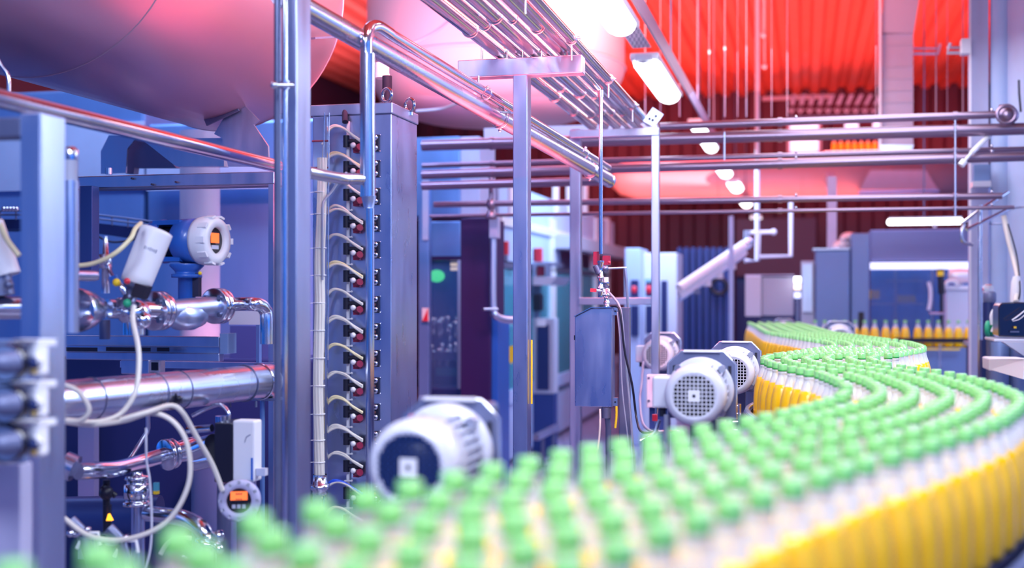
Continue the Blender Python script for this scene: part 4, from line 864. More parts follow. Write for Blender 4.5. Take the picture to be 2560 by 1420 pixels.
hose('hose', 'short white hose curling over the thick pipe beside the front post', [(158, 962, 2.85), (190, 975, 2.85), (215, 1003, 2.85), (222, 1030, 2.85), (200, 1052, 2.85), (160, 1052, 2.85)], .0065, 'hose', 'hose')
hose('hose', 'largest white hose loop circling down and back under the thick pipe', [(160, 1055, 2.95), (230, 1062, 2.95), (310, 1052, 2.95), (375, 1033, 2.95), (425, 1048, 2.95), (460, 1090, 2.95), (475, 1150, 2.95), (470, 1215, 2.95), (435, 1285, 2.95), (380, 1328, 2.95), (300, 1350, 2.95), (220, 1338, 2.95), (160, 1295, 2.95)], .0065, 'hose', 'hose')
hose('hose', 'white hose descending diagonally to the round meter', [(300, 1050, 2.9), (370, 1030, 2.92), (425, 1014, 2.98), (455, 1030, 3.0), (490, 1090, 3.05), (530, 1160, 3.1), (556, 1226, 3.12)], .0068, 'hose', 'hose')
hose('hose', 'short pale hose arc low between the bent pipe and the caps', [(400, 1385, 3.1), (420, 1355, 3.1), (455, 1343, 3.1), (480, 1345, 3.1)], .006, 'hose', 'hose')
hose('hose', 'short pale hose curving up beside the foot of the tall column', [(640, 1420, 2.8), (660, 1398, 2.8), (694, 1385, 2.8)], .006, 'hose', 'hose')
hose('hose', 'thin clear tube hanging straight down past the round valve', [(365, 1070, 3.1), (366, 1150, 3.1), (374, 1200, 3.1), (379, 1290, 3.1), (376, 1370, 3.1), (362, 1430, 3.1)], .0032, 'cover_paint', 'hose')
# ------------------------------------------------------------------ silo, ducts and cross pipes under the roof
so = P(1240, 300, 8.6)
t = T('silo', 'large pale upright silo with a dished bottom hanging behind the overhead pipes', 'silo', (so.x, so.y, P(1240, 316, 8.6).z))
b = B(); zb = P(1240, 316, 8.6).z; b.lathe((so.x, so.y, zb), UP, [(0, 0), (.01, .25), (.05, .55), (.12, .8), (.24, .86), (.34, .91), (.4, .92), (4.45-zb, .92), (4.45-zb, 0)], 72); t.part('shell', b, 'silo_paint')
b = B(); b.torus((so.x, so.y, zb+.4), UP, .92, .012, 72, 6); t.part('weld_ring', b, 'silo_paint')
for pts_ in ([(1018, 112, 7.2), (1060, 95, 7.2), (1110, 62, 7.2), (1165, 5, 7.2)], [(1040, 278, 7.3), (1100, 272, 7.3), (1150, 255, 7.3), (1190, 232, 7.3)]):
    b = B(); b.tube([P(*p) for p in pts_], .009, 8, True); t.part('cable', b, 'duct_pink')
t = T('cross_girder', 'dark red cross girder running just beneath the pale silo', 'girder', P(1340, 330, 8.3))
b = B(); b.hbox(1210, 1640, 306, 332, 7.4, .12); t.part('girder', b, 'duct_pink')
cp = [  # y at column 1056, y at column 2560, radius, label, x0, x1
 (337, 292-8, .020, 'uppermost long pipe crossing under the red roof', 1650, 2520),
 (364, 322, .032, 'thickest long lavender pipe crossing beneath the red roof', 1056, 2600),
 (414, 373, .015, 'slim brown pipe just beneath the thickest crossing pipe', 1056, 2600),
 (437, 391, .026, 'medium pipe crossing under the slim brown one', 1056, 2600),
 (512, 489, .017, 'brown pipe with small collars crossing low, above the filler', 1085, 2505),
 (541, 518, .010, 'thinnest and lowest pipe crossing the whole hall', 1075, 2535)]
for ya, yb, r, l, x0, x1 in cp:
    DC = 6.75 if r == .015 else 6.6
    f = lambda x: ya+(yb-ya)*(x-1056)/(2560-1056)
    a = HP(x0, f(x0), DC, 1800); c = HP(x1, f(x1), DC, 1800)
    t = T('cross_pipe', l, 'pipe', (a.x, a.y, min(a.z, c.z)-r), 'pipes crossing the hall')
    b = B(); b.cyl(a, c, r, n=24); t.part('tube', b, 'pipe_rust')
    for x in (1230, 1640, 1950, 2388):
        if x0 < x < x1: q = HP(x, f(x), DC, 1800); b = B(); b.cyl(q-(c-a).normalized()*.012, q+(c-a).normalized()*.012, r+.005, n=20); t.part('collar', b, 'pipe_rust')
    for x in ((1990, 2480) if r < .03 else ()):
        if x0 < x < x1: q = HP(x, f(x), DC, 1800); b = B(); b.ball(q+UP*(r+.006), .008, 8); t.part('clip', b, 'steel_polished')
t = T('cross_pipe', 'short pale pipe behind the T stand ending at the cut sloping pipe', 'pipe', P(1056, 470, 6.7), 'pipes crossing the hall')
b = B(); b.cyl(P(1056, 465, 6.9), P(1500, 453, 6.6), .024, n=22); t.part('tube', b, 'pipe_rust')
for x in (1228,):
    t = T('pipe_hanger', 'short brown hanger stems joining the low crossing pipes above the purple column', 'hanger', P(x, 545, 6.75))
    b = B(); b.cyl(HP(x, 440, 6.6, 1800), HP(x, 538, 6.6, 1800), .014, n=10); b.lathe(HP(x, 497, 6.6, 1800), -UP, [(0, .02), (.03, .032), (.06, .02)], 14); b.lathe(HP(x, 526, 6.6, 1800), -UP, [(0, .02), (.03, .036), (.05, .03)], 14); t.part('stem', b, 'pipe_rust')
t = T('pipe_valve', 'round dark valve wheel on the uppermost crossing pipe beside the round column', 'valve', P(2520, 310, 6.3))
b = B(); b.ball(P(2520, 288, 6.25), .055, 18, (1, .8, .9)); b.torus(P(2516, 286, 6.2), -AV, .045, .01, 20, 8); b.cyl(P(2512, 262, 6.3), P(2512, 285, 6.3), .03, n=16); t.part('valve_wheel', b, 'pipe_rust')
for x, y0, y1, l in ((2388, 300, 540, 'long thin rod hanging through the crossing pipes, nearest the lavender column'), (1811, 330, 400, 'short thin rod between the two upper crossing pipes')):
    b = B(); b.cyl(HP(x, y0, 6.56, 1800), HP(x, y1, 6.56, 1800), .005, n=8); single('hanger_rod', b, 'steel_satin', l, 'rod', group='hanger rods')
rl = ['beside the first tube light', 'just past the first tube light', 'third from the tube lights', 'fourth from the tube lights', 'fifth from the tube lights', 'sixth from the tube lights', 'seventh from the tube lights', 'above the first bright high window', 'above the second bright high window', 'hugging the segmented duct', 'first past the segmented duct', 'second past the segmented duct', 'next to the lavender column']
for i, x in enumerate((1613, 1651, 1699, 1773, 1812, 1844, 1866, 1929, 1968, 2190, 2340, 2368, 2407)):
    p = P(x, 292, 7.8+.25*(i % 3)); b = B(); b.cyl(p, V((p.x, p.y, 4.5)), .0028 if i % 2 else .0042, n=8)
    t = T('hanger_rod', 'thin upright rod hanging from the red roof, '+rl[i], 'rod', p, 'hanger rods'); t.part('rod', b, 'rod_paint')
    if i in (3, 4, 12): b = B(); b.ball(p+UP*(.3+.04*i), .009, 8, (1, 1, 2)); t.part('turnbuckle', b, 'white_plastic')
for x, y, l in ((1908, 87, 'uppermost small white roof sensor dot'), (1911, 166, 'small white roof sensor dot below the uppermost one'), (1467, 105, 'small white roof sensor near the overhead pipe clamps')):
    p = P(x, y, 12); b = B(); b.ball(p, .028, 10); b.cyl(p, V((p.x, p.y, 4.52)), .008, n=6); single('roof_sensor', b, 'white_plastic', l, 'sensor')
# round duct across the hall
t = T('round_duct', 'very wide pale round duct with a domed end crossing beneath the roof', 'duct', HP(1900, 490, 16.4, 1900))
a, c = HP(1600, 447, 16.4, 1900), HP(2440, 440, 16.4, 1900); dd = (c-a)
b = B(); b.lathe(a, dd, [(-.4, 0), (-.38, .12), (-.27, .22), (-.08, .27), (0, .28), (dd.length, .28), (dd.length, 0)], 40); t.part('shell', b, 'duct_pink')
for f in (.25, .5, .75):
    b = B(); b.torus(a+dd*f, dd, .281, .01, 32, 6); t.part('seam', b, 'duct_pink')
t = T('duct_hood', 'dark trapezoid hood with a pale lower edge under the round duct', 'hood', HP(2240, 480, 15.6, 2240))
b = B(); b.prism([HP(x, y, 15.6, 2240) for x, y in ((2175, 425), (2315, 425), (2345, 474), (2150, 474))][::-1], AV*.2); t.part('hood', b, 'lavender_paint')
b = B(); b.hbox(2148, 2348, 474, 480, 15.2, .3); t.part('edge_strip', b, 'blue_panel')
t = T('speaker', 'small pale boxy loudspeaker under the round duct', 'speaker', P(2075, 468, 15.6))
b = B(); b.beam(P(2072, 438, 15.6), P(2078, 464, 15.5), .11, .14); t.part('casing', b, 'lavender_paint', bev=.01)
b = B(); b.cyl(P(2074, 430, 15.6), P(2074, 440, 15.6), .02, n=8); t.part('bracket', b, 'steel_dark')
# segmented vertical duct
t = T('segmented_duct', 'upright segmented rectangular duct coming down from the red roof', 'duct', P(2245, 380, 8.8))
b = B(); b.hbox(2206, 2283, 82, 385, 8.8, .22); q = [(2212, -60), (2308, -60), (2284, 82), (2206, 82)]; b.prism([HP(x, y, 8.8, 2245) for x, y in q][::-1], AV*.22); t.part('shaft', b, 'duct_pink')
for y in (28, 82, 108, 163, 193, 223, 252, 285, 320):
    b = B(); b.hbox(2205, 2284, y, y+3, 8.79, .24); t.part('joint_flange', b, 'duct_pink')
b = B(); b.hbox(2197, 2203, -60, 380, 8.78, .03); t.part('white_conduit', b, 'white_paint')
b = B(); b.prism([HP(x, y, 8.75, 2245) for x, y in ((2200, 362), (2285, 362), (2278, 380), (2206, 380))][::-1], AV*.22); t.part('outlet_lip', b, 'steel_satin')
# square loops of tray by the column
for pts_, l in (([(2279, 134), (2345, 134), (2350, 110)], 'bent pale tray arm reaching out from the segmented duct'), ([(2430, 132), (2368, 132), (2376, 108)], 'bent pale tray arm reaching out from the lavender column')):
    DT = 8.85 if 'segmented' in l else 7.05
    t = T('tray_arm', l, 'bracket', P(pts_[1][0], 134, DT))
    b = B(); b.tube([P(x, y, DT) for x, y in pts_], .011, 8); t.part('arm', b, 'duct_pink')
    b = B(); b.tube([P(x, y-13, DT+.05) for x, y in pts_[:2]], .009, 8); t.part('upper_arm', b, 'duct_pink')
# columns at the side
t = T('lavender_column', 'broad flat lavender steel column rising to the roof beside the round column', 'column', (P(2450, 0, 7.1).x, 7.1, 0))
b = B(); b.hbox(2427, 2472, -80, 'f', 7.0, .12); t.part('upright', b, 'lavender_paint', bev=.004)
b = B(); b.hbox(2425, 2428, -80, 'f', 6.98, .02); t.part('bright_edge', b, 'white_paint')
b = B(); b.hbox(2403, 2427, 95, 133, 6.98, .08); t.part('junction_box', b, 'white_paint', bev=.004)
b = B(); b.hbox(2434, 2476, 410, 462, 6.85, .1); t.part('switch_box', b, 'blue_grey', bev=.004)
b = B(); b.hbox(2432, 2478, 452, 466, 6.83, .12); t.part('box_lip', b, 'cover_paint')
t = T('round_column', 'thick pale round column next to the lavender column', 'column', (P(2505, 0, 7).x, 7, 0))
q = P(2504, 0, 7.0); b = B(); b.cyl(V((q.x, q.y, 0)), V((q.x, q.y, 4.5)), .062, n=40); t.part('shaft', b, 'wall_light')
b = B(); b.torus(V((q.x, q.y, P(0, 560, 7).z)), UP, .063, .004, 32, 6); t.part('band', b, 'steel_satin')
t = T('round_column', 'pale blue round column partly hidden by the thicker one', 'column', (P(2452, 0, 7.6).x, 7.6, 0))
q = P(2458, 0, 7.5); b = B(); b.cyl(V((q.x, q.y, 0)), V((q.x, q.y, P(0, 440, 7.5).z)), .055, n=40); t.part('shaft', b, 'wall_light')
b = B(); b.torus(V((q.x, q.y, P(0, 565, 7.5).z)), UP, .056, .004, 32, 6); t.part('band', b, 'steel_satin')
t = T('silo_wall', 'pale curved tank wall at the far edge of the picture with a black mark', 'tank', (P(2680, 0, 6.8).x, 6.8, 0))
q = P(2680, 0, 6.8); b = B(); b.cyl(V((q.x, q.y, 0)), V((q.x, q.y, 4.45)), .34, n=56); t.part('shell', b, 'wall_light')
b = B(); b.torus(V((q.x, q.y, P(0, 520, 6.8).z)), UP, .342, .004, 48, 6); t.part('weld_seam', b, 'steel_satin')
b = B(); b.tube([P(2547, 200, 6.6), P(2548, 235, 6.6), P(2552, 280, 6.6)], .006, 6); t.part('scratch_mark', b, 'black')

# ------------------------------------------------------------------ tube lights
def tl(x, y, d, L, wid, label, z_ch=True):
    p = P(x, y, d); t = T('tube_light', label, 'light', p, 'tube light fixtures')
    b = B(); hw = wid/2; n = 8; prof = []
    for i in range(n+1): an = math.pi*i/n; prof.append((math.cos(an)*hw, -math.sin(an)*hw*.75))
    vs = []
    for f_, k in ((0, .55), (.03, .9), (.08, 1), (L-.08, 1), (L-.03, .9), (L, .55)):
        vs += [p+AV*f_+BV*u*k+UP*z*k for u, z in prof]
    m = n+1; b.add(vs, [(i*m+j, i*m+j+1, (i+1)*m+j+1, (i+1)*m+j) for i in range(5) for j in range(n)], True); b.add(vs[:m], [tuple(range(m))]); b.add(vs[-m:], [tuple(range(m))[::-1]])
    t.part('diffuser', b, 'tube_light')
    b = B(); b.box(p+AV*L/2+UP*.018, wid*1.05, L+.06, .036); t.part('housing', b, 'white_paint', bev=.006)
    b = B(); b.box(p-AV*.05, wid*.6, .05, .03); t.part('end_bracket', b, 'cover_paint')
    if y < 700 and d > 8: c_ = p+AV*L/2+UP*.03; b = B(); b.cyl(c_, V((c_.x, c_.y, 4.52 if d < 15.9 else 2.79)), .006, n=8); t.part('suspension_rod', b, 'steel_dark')
    return t
zl = [(1632, 172, 7.0, 'first complete tube light fixture under the perforated channel'), (1740, 322, 10.3, 'third tube light in the receding line, cut by a crossing pipe'), (1764, 362, 11.5, 'fourth tube light in the receding line'), (1803, 430, 13.2, 'fifth tube light, brighter one below the crossing pipes'), (1833, 470, 14.4, 'sixth tube light in the receding line'), (1860, 514, 15.6, 'seventh tube light in the receding line'), (1890, 560, 16.2, 'last tube light by the hanging white frame')]
L0 = P(1612, 150, 6.6)
tl(*[CX+L0.x/L0.y*F, 150, 6.6], 1.27, .15, zl[0][3])
p_ = L0-AV*2.1
b_first = tl(CX+p_.x/p_.y*F, yz(p_.z, p_.y), p_.y, 1.27, .15, 'tube light fixture cut off by the top edge of the photo')
for (x, y, d, l), L, wd in zip(zl[1:], (.7, .8, .9, .9, .8, 1.0), (.13, .13, .15, .16, .14, .15)): tl(x, y-14, d, L, wd, l)
t = T('cable_channel', 'perforated metal channel carrying the tube lights', 'channel', L0)
b = B(); b.beam(L0+BV*.1+UP*.08-AV*3.0, L0+BV*.1+UP*.08+AV*4.2, .012, .09, BV); t.part('side', b, 'duct_pink')
b = B(); c0, c1 = L0-AV*.12+UP*.045, L0-AV*.85+UP*.045; b.beam(c0, c1, .1, .006, BV); pf = t.part('perforated_strip', b, 'white_paint')
b = B()
for i in range(16):
    for j in range(4):
        c = c0.lerp(c1, (i+.5)/16)+BV*(-.035+.023*j+.006*(i % 2))-UP*.004; b.box(c, .008, .016, .002)
t.part('perforation', b, 'steel_dark', pf)
b = B(); b.lathe(L0-AV*.06-UP*.02, -UP, [(0, .03), (.004, .03), (.005, .012), (.008, .012), (.008, 0)], 20); t.part('fixing_eye', b, 'cover_paint')
for s in (-1.5, .4, 2.2, 3.8):
    c = L0+AV*s+BV*.1+UP*.12; b = B(); b.cyl(c, V((c.x, c.y, 4.52)), .006, n=8); t.part('suspension_rod', b, 'duct_pink')
t = T('tube_light', 'long horizontal tube light glowing above the windowed machine', 'light', HP(2310, 560, 9.5, 2310), 'tube light fixtures')
b = B(); b.hbox(2219, 2408, 545, 559, 9.5, .09); t.part('diffuser', b, 'tube_light', bev=.015)
b = B(); b.hbox(2222, 2405, 541, 545, 9.5, .09); t.part('housing', b, 'white_paint')
b = B(); b.cyl(P(2337, 560, 9.45), P(2337, 569, 9.45), .014, n=10); t.part('pull_switch', b, 'white_plastic')
b = B(); b.cyl(HP(2310, 541, 9.55, 2310), V((HP(2310, 541, 9.55, 2310).x, HP(2310, 541, 9.55, 2310).y, 4.52)), .006, n=8); t.part('suspension_rod', b, 'steel_dark')
# high windows and shelf with bottles far behind
t = T('high_window', 'bright frosted window high on the far wall between two rods', 'window', HP(2010, 375, 17.5, 2100))
for i, (x0, x1, y0, y1) in enumerate(((1975, 2046, 308, 322), (1975, 2046, 348, 378), (2092, 2200, 304, 322))):
    b = B(); b.hbox(x0, x1, y0, y1, 17.6, .04); t.part('pane', b, 'window_light')
b = B(); b.hbox(1968, 1974, 300, 380, 17.55, .06); b.hbox(2047, 2054, 300, 380, 17.55, .06); b.hbox(1968, 2054, 378, 384, 17.55, .06); t.part('frame', b, 'lavender_paint')
t = T('storage_shelf', 'far high shelf of small white and orange drums under the red roof', 'shelf', HP(2140, 385, 16.5, 2140))
b = B(); b.hbox(2060, 2200, 375, 380, 16.5, .4); t.part('board', b, 'steel_satin')
for i in range(7):
    b = B(); c = HP(2085+i*17, 367, 16.6, 2140); b.cyl(c-UP*.05, c+UP*.05, .035, n=12); t.part('orange_drum', b, 'yellow_plastic')
    b = B(); b.ball(c+UP*.07, .02, 8); t.part('white_lid', b, 'white_plastic')
t = T('louver_bank', 'row of hanging white slats and hooks far under the roof', 'louvres', HP(2080, 285, 16, 2080))
b = B(); b.hbox(1905, 2080, 236, 244, 16, .06); t.part('top_rail', b, 'duct_pink')
for i in range(10):
    x = 1975+i*23; b = B(); b.prism([HP(x+dx, y, 16, 2080) for dx, y in ((0, 262), (10, 262), (16+i, 236), (6+i, 236))], AV*.03); t.part('slat', b, 'lavender_paint')
    b = B(); b.tube([HP(x-2, 272, 16, 2080), HP(x+3, 281, 16, 2080), HP(x+9, 272, 16, 2080)], .02, 8); t.part('hook', b, 'lavender_paint')
b = B(); b.hbox(1970, 2210, 283, 289, 16, .06); t.part('lower_rail', b, 'steel_dark')
# ------------------------------------------------------------------ filler machine in the middle distance
t = T('filler_window', 'tall blue filler housing with a glass window beside the valve tower', 'machine', (P(1110, 0, 8).x, 8.3, 0))
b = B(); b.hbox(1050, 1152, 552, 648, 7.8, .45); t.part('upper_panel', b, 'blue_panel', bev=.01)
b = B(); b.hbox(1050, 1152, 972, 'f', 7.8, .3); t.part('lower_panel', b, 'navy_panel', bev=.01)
b = B(); b.hbox(1046, 1072, 455, 'f', 7.6, .06); t.part('side_post', b, 'blue_panel', bev=.004)
b = B(); b.hbox(1000, 1150, 340, 540, 7.8, .4); t.part('high_panel', b, 'blue_panel', bev=.01)
b = B(); b.hbox(1150, 1200, 340, 540, 7.78, .4); t.part('high_post', b, 'lavender_paint', bev=.01)
b = B(); b.hbox(1056, 1070, 450, 600, 7.59, .03); t.part('post_sleeve', b, 'lavender_paint')
b = B(); b.hbox(1070, 1152, 640, 650, 7.78, .04); t.part('window_frame', b, 'purple_column')
b = B(); b.hbox(1144, 1152, 650, 972, 7.78, .05); t.part('window_frame', b, 'lavender_paint')
b = B(); b.hbox(1050, 1140, 648, 972, 8.35, .03); t.part('back_wall', b, 'navy_panel')
b = B(); b.hbox(1070, 1146, 650, 972, 7.82, .008); t.part('window_glass', b, 'blue_glass')
b = B(); b.ball(P(1092, 690, 8.3), .055, 14, (1, .6, .8)); t.part('green_indicator', b, 'green_screen')
for y in (657, 668):
    b = B(); b.hbox(1126, 1145, y, y+8, 8.2, .03); t.part('warm_lamp', b, 'warm_lamp')
for i in range(11):
    for z_, r_ in ((800, .022), (868, .018)):
        b = B(); c = P(1078+i*6.5, z_+random.uniform(-14, 14), 8.15+.2*(i % 3)); b.lathe(c, -UP, [(0, .004), (.01, r_), (.04, r_), (.05, .012), (.1, .012), (.11, r_*.8), (.13, .004)], 12); t.part('filling_valve', b, 'steel_polished')
b = B(); b.hbox(1080, 1146, 880, 900, 8.1, .3); t.part('carousel_ring', b, 'steel_satin')
b = B(); b.hbox(1090, 1146, 920, 940, 8.1, .3); t.part('carousel_ring', b, 'teal_glass')
t = T('warning_sign', 'small white sign with a red triangle on the filler post', 'sign', HP(1062, 805, 7.55, 1062))
b = B(); b.hbox(1055, 1072, 770, 804, 7.57, .01); t.part('plate', b, 'white_paint')
b = B(); b.prism([HP(x, y, 7.565, 1072) for x, y in ((1056, 803), (1070, 803), (1070, 771))], AV*-.004); t.part('red_triangle', b, 'red_plastic')
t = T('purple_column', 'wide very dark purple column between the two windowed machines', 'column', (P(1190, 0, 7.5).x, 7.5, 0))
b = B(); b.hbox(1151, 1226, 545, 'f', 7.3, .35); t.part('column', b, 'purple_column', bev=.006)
b = B(); b.hbox(1227, 1244, 790, 'f', 7.32, .3); t.part('blue_flank', b, 'blue_paint')
t = T('enclosure_pipe', 'pale upright pipe bending along the windowed enclosure past the purple column', 'pipe', P(1235, 800, 7.1))
b = B(); b.tube([P(1233, 590, 7.15), P(1232, 700, 7.15), P(1233, 770, 7.15), P(1240, 790, 7.15), P(1262, 799, 7.2), P(1300, 800, 7.3)], .022, 16, True); t.part('tube', b, 'steel_satin')
b = B(); b.hbox(1222, 1245, 542, 596, 7.1, .06); t.part('sleeve', b, 'lavender_paint', bev=.006)
b = B(); b.cyl(P(1208, 773, 7.05), P(1244, 773, 7.1), .009, n=10); t.part('clamp_arm', b, 'steel_satin')
t = T('filler_enclosure', 'long white framed enclosure with teal windows receding behind the T stand', 'machine', (P(1380, 0, 9).x, 9, 0))
E = 10.2
def ebox(x0, x1, y0, y1, dep=.05, off=0):
    b = B(); a = SP(x0, HY, E, 1244); a = a-BV*-off; d = a.y
    # side face along the hall, front corner at column x0
    p0 = SP(x0, y0, E, 1244)+BV*off; p1 = SP(x1, HY, E, 1244)+BV*off; zt = p0.z; zb = 0 if y1 == 'f' else SP(x0, y1, E, 1244).z
    k = BV*-dep; a0 = V((p0.x, p0.y, zb)); b0 = V((p1.x, p1.y, zb)); tt = V((0, 0, zt-zb))
    return b.hexa([a0, b0, b0+k, a0+k, a0+tt, b0+tt, b0+k+tt, a0+k+tt])
t.part('upper_cladding', ebox(1246, 1535, 450, 545, .1), 'wall_light')
t.part('top_beam', ebox(1246, 1535, 540, 562, .12, .03), 'white_paint', bev=.004)
t.part('panel', ebox(1246, 1400, 562, 650, .06), 'wall_light')
t.part('mid_beam', ebox(1246, 1520, 655, 668, .1, .02), 'steel_dark')
t.part('plinth', ebox(1246, 1545, 985, 1020, .15, .02), 'wall_light')
t.part('base', ebox(1246, 1545, 1020, 1165, .15), 'wall_light')
t.part('kick_plate', ebox(1246, 1545, 1165, 'f', .12, -.02), 'steel_dark')
t.part('back_wall', ebox(1262, 1545, 560, 1010, .03, -.3), 'blue_panel')
for x0, x1 in ((1246, 1254), (1374, 1386), (1444, 1450), (1486, 1491), (1516, 1521)): t.part('frame_post', ebox(x0, x1, 545, 1010, .08, .02), 'white_paint' if x0 > 1250 else 'steel_satin')
for x0, x1 in ((1254, 1330), (1330, 1374), (1386, 1444), (1450, 1486), (1491, 1516)): t.part('window_glass', ebox(x0, x1, 670, 985, .01), 'teal_glass')
for x0, x1 in ((1270, 1276), (1386, 1390), (1420, 1424), (1460, 1464)): t.part('mullion', ebox(x0, x1, 455, 540, .05, .03), 'white_paint')
t.part('roof_duct', ebox(1382, 1540, 585, 622, .2, .2), 'grey_paint', bev=.01)
t.part('roof_duct_opening', ebox(1384, 1392, 590, 616, .02, .21), 'steel_dark')
for y in (716, 742, 766):
    b = B(); c = SP(1283, y, E, 1244)-BV*.3; b.ball(c, .055, 14, (1.3, .6, .5)); t.part('inner_lamp', b, 'tube_light' if y < 760 else 'window_light')
b = B(); c = SP(1270, 660, E, 1244)-BV*.2; b.box(c, .1, .3, .02); t.part('warm_strip', b, 'warm_lamp')
b = B(); c = SP(1270, 880, E, 1244)-BV*.2; b.prism([P(1262, 868, 8.2), P(1284, 864, 8.2), P(1286, 900, 8.2), P(1276, 910, 8.2)], AV*.03); t.part('orange_flap', b, 'yellow_plastic')
for (x, y, l) in ((1258, 625, 'red signal beacon on the enclosure beam, closer to the purple column'), (1343, 642, 'red signal beacon on the enclosure beam just past the T stand')):
    DB = 10.1 if x < 1300 else 11.3
    t = T('signal_beacon', l, 'beacon', P(x, y+28, DB), 'red signal beacons')
    b = B(); b.hbox(x-8, x+10, y-22, y+12, DB, .07); t.part('red_housing', b, 'red_plastic', bev=.006)
    b = B(); b.hbox(x-11, x-8, y-20, y+12, DB, .07); t.part('dark_side', b, 'black')
    b = B(); b.cyl(P(x+4, y+12, DB+.03), P(x+4, y+27, DB+.03), .026, n=12); t.part('socket', b, 'steel_dark')
t = T('service_shelf', 'small grey service shelf fixed to the enclosure behind the T stand', 'shelf', P(1360, 714, 11.15))
b = B(); b.prism([P(1332, 692, 11.15), P(1392, 692, 11.15), P(1375, 713, 11.15), P(1332, 713, 11.15)], AV*.75); t.part('tray', b, 'grey_paint')
b = B(); b.hbox(1332, 1372, 655, 663, 11.15, .7); b.hbox(1332, 1340, 663, 692, 11.15, .1); b.hbox(1362, 1372, 663, 692, 11.15, .1); t.part('bracket_frame', b, 'steel_satin')
b = B(); b.hbox(1340, 1362, 665, 690, 11.2, .05); t.part('dark_niche', b, 'dark_red_plastic')
t = T('service_console', 'dark service console with a white sticker just behind the T stand', 'console', (P(1355, 0, 11.15).x, 11.25, 0))
b = B(); b.hbox(1332, 1352, 736, 777, 11.15, .12); t.part('screen_box', b, 'black', bev=.004)
b = B(); b.hbox(1332, 1385, 796, 985, 11.15, .2); t.part('cabinet', b, 'grey_paint', bev=.006)
b = B(); b.hbox(1342, 1372, 812, 975, 11.14, .01); t.part('door', b, 'navy')
b = B(); b.hbox(1342, 1364, 799, 816, 11.13, .01); t.part('sticker', b, 'white_paint')
b = B(); b.hbox(1334, 1346, 777, 796, 11.2, .05); t.part('screen_stalk', b, 'steel_dark')
b = B(); b.hbox(1332, 1385, 985, 'f', 11.17, .16); t.part('plinth', b, 'navy_panel')
t = T('rail_stand', 'low steel rail on two thin legs standing on the tiles behind the T stand', 'rail', (P(1370, 0, 10.5).x, 10.5, 0))
b = B(); b.beam(P(1340, 1094, 10.2), P(1392, 1068, 11.05), .05, .05); t.part('rail', b, 'steel_satin')
for x, y, d in ((1357, 1087, 10.5), (1384, 1073, 10.9)):
    q = P(x, y, d); b = B(); b.cyl(q, V((q.x, q.y, 0)), .018, n=10); b.cyl(V((q.x, q.y, 0)), V((q.x, q.y, .015)), .05, n=16); t.part('leg', b, 'steel_dark')

# ------------------------------------------------------------------ far machinery
t = T('tall_cabinet', 'tall pale cabinet pair with dark windows behind the portal frame', 'cabinet', (P(1620, 0, 12.2).x, 12.3, 0))
b = B(); b.hbox(1562, 1601, 620, 'f', 12, .6); t.part('left_casing', b, 'wall_light', bev=.01)
b = B(); b.hbox(1603, 1692, 632, 'f', 12.2, .6); t.part('wide_casing', b, 'cover_paint', bev=.01)
for x0, x1, y0, y1 in ((1577, 1596, 700, 742), (1577, 1596, 764, 840), (1614, 1632, 705, 742), (1614, 1632, 764, 835), (1652, 1668, 702, 835)):
    b = B(); b.hbox(x0, x1, y0, y1, 11.97, .03); w_ = t.part('dark_window', b, 'navy')
for x, y, r in ((1585, 724, .03), (1622, 724, .034)):
    b = B(); b.ball(P(x, y, 11.9), r, 12, (1, .5, 1.3)); t.part('red_sign', b, 'red_plastic')
b = B(); b.hbox(1612, 1634, 698, 704, 11.95, .03); t.part('light_strip', b, 'teal_glass')
t = T('back_cladding', 'dark blue ribbed partition behind the inclined chute', 'partition', (P(1760, 0, 15).x, 15, 0))
b = B()
for i in range(8):
    x = 1694+i*17; b.hbox(x, x+9, 618, 'f', 14.6, .1)
b.hbox(1692, 1832, 622, 'f', 14.7, .1); t.part('panel', b, 'navy_panel')
b = B(); b.torus(P(1798, 716, 14.3), AV, .09, .028, 24, 8); t.part('round_port', b, 'black')
t = T('inclined_chute', 'white inclined conveyor chute rising past the round port', 'chute', P(1700, 745, 10.4))
a, c = P(1698, 722, 10.4), P(1862, 612, 10.8); b = B(); b.cyl(a, c, .045, n=24); t.part('upper_trough', b, 'white_plastic')
b = B(); b.beam(a-UP*.055, c-UP*.055, .05, .06); t.part('lower_trough', b, 'cover_paint')
b = B(); b.beam(a-UP*.1, c-UP*.1, .02, .02); t.part('rail', b, 'steel_satin')
for f in (.25, .42, .6, .8):
    b = B(); q = a.lerp(c, f)-UP*.12; b.box(q, .07, .06, .05); t.part('bracket', b, 'steel_dark' if f < .3 else 'cover_paint')
b = B(); b.ball(c+V((.03, 0, .02)), .05, 12); b.cyl(c+V((.02, 0, -.04)), c+V((.02, 0, .13)), .03, n=12); t.part('head_fitting', b, 'steel_polished')
q = P(1828, 540, 10.5); b = B(); b.cyl(P(1828, 540, 10.5), V((q.x, q.y, 0)), .021, n=14); t.part('post', b, 'wall_light')
t = T('hanging_frame', 'white rectangular hanging frame by the last tube light', 'frame', P(1930, 655, 11.3))
b = B(); fp = [P(1896, 584, 11.3), P(1896, 642, 11.3), P(1977, 640, 11.4), P(1977, 500, 11.4)]; b.tube(fp, .02, 10); t.part('loop', b, 'white_paint')
b = B(); b.cyl(P(1862, 582, 11.3), P(1938, 580, 11.3), .018, n=12); b.ball(P(1934, 580, 11.3), .03, 10); t.part('cross_bar', b, 'white_paint')
b = B(); b.tube([V((P(1893, 500, 11.3).x, 11.3, 4.5)), P(1893, 652, 11.3), P(1862, 652, 11.3)], .022, 12); t.part('stem', b, 'cover_paint')
t = T('overhead_machine', 'dark overhead hopper mass behind the hanging frame', 'machine', P(1900, 640, 15.8))
b = B(); b.hbox(1840, 2040, 545, 690, 15.5, .4); t.part('housing', b, 'wall_dark')
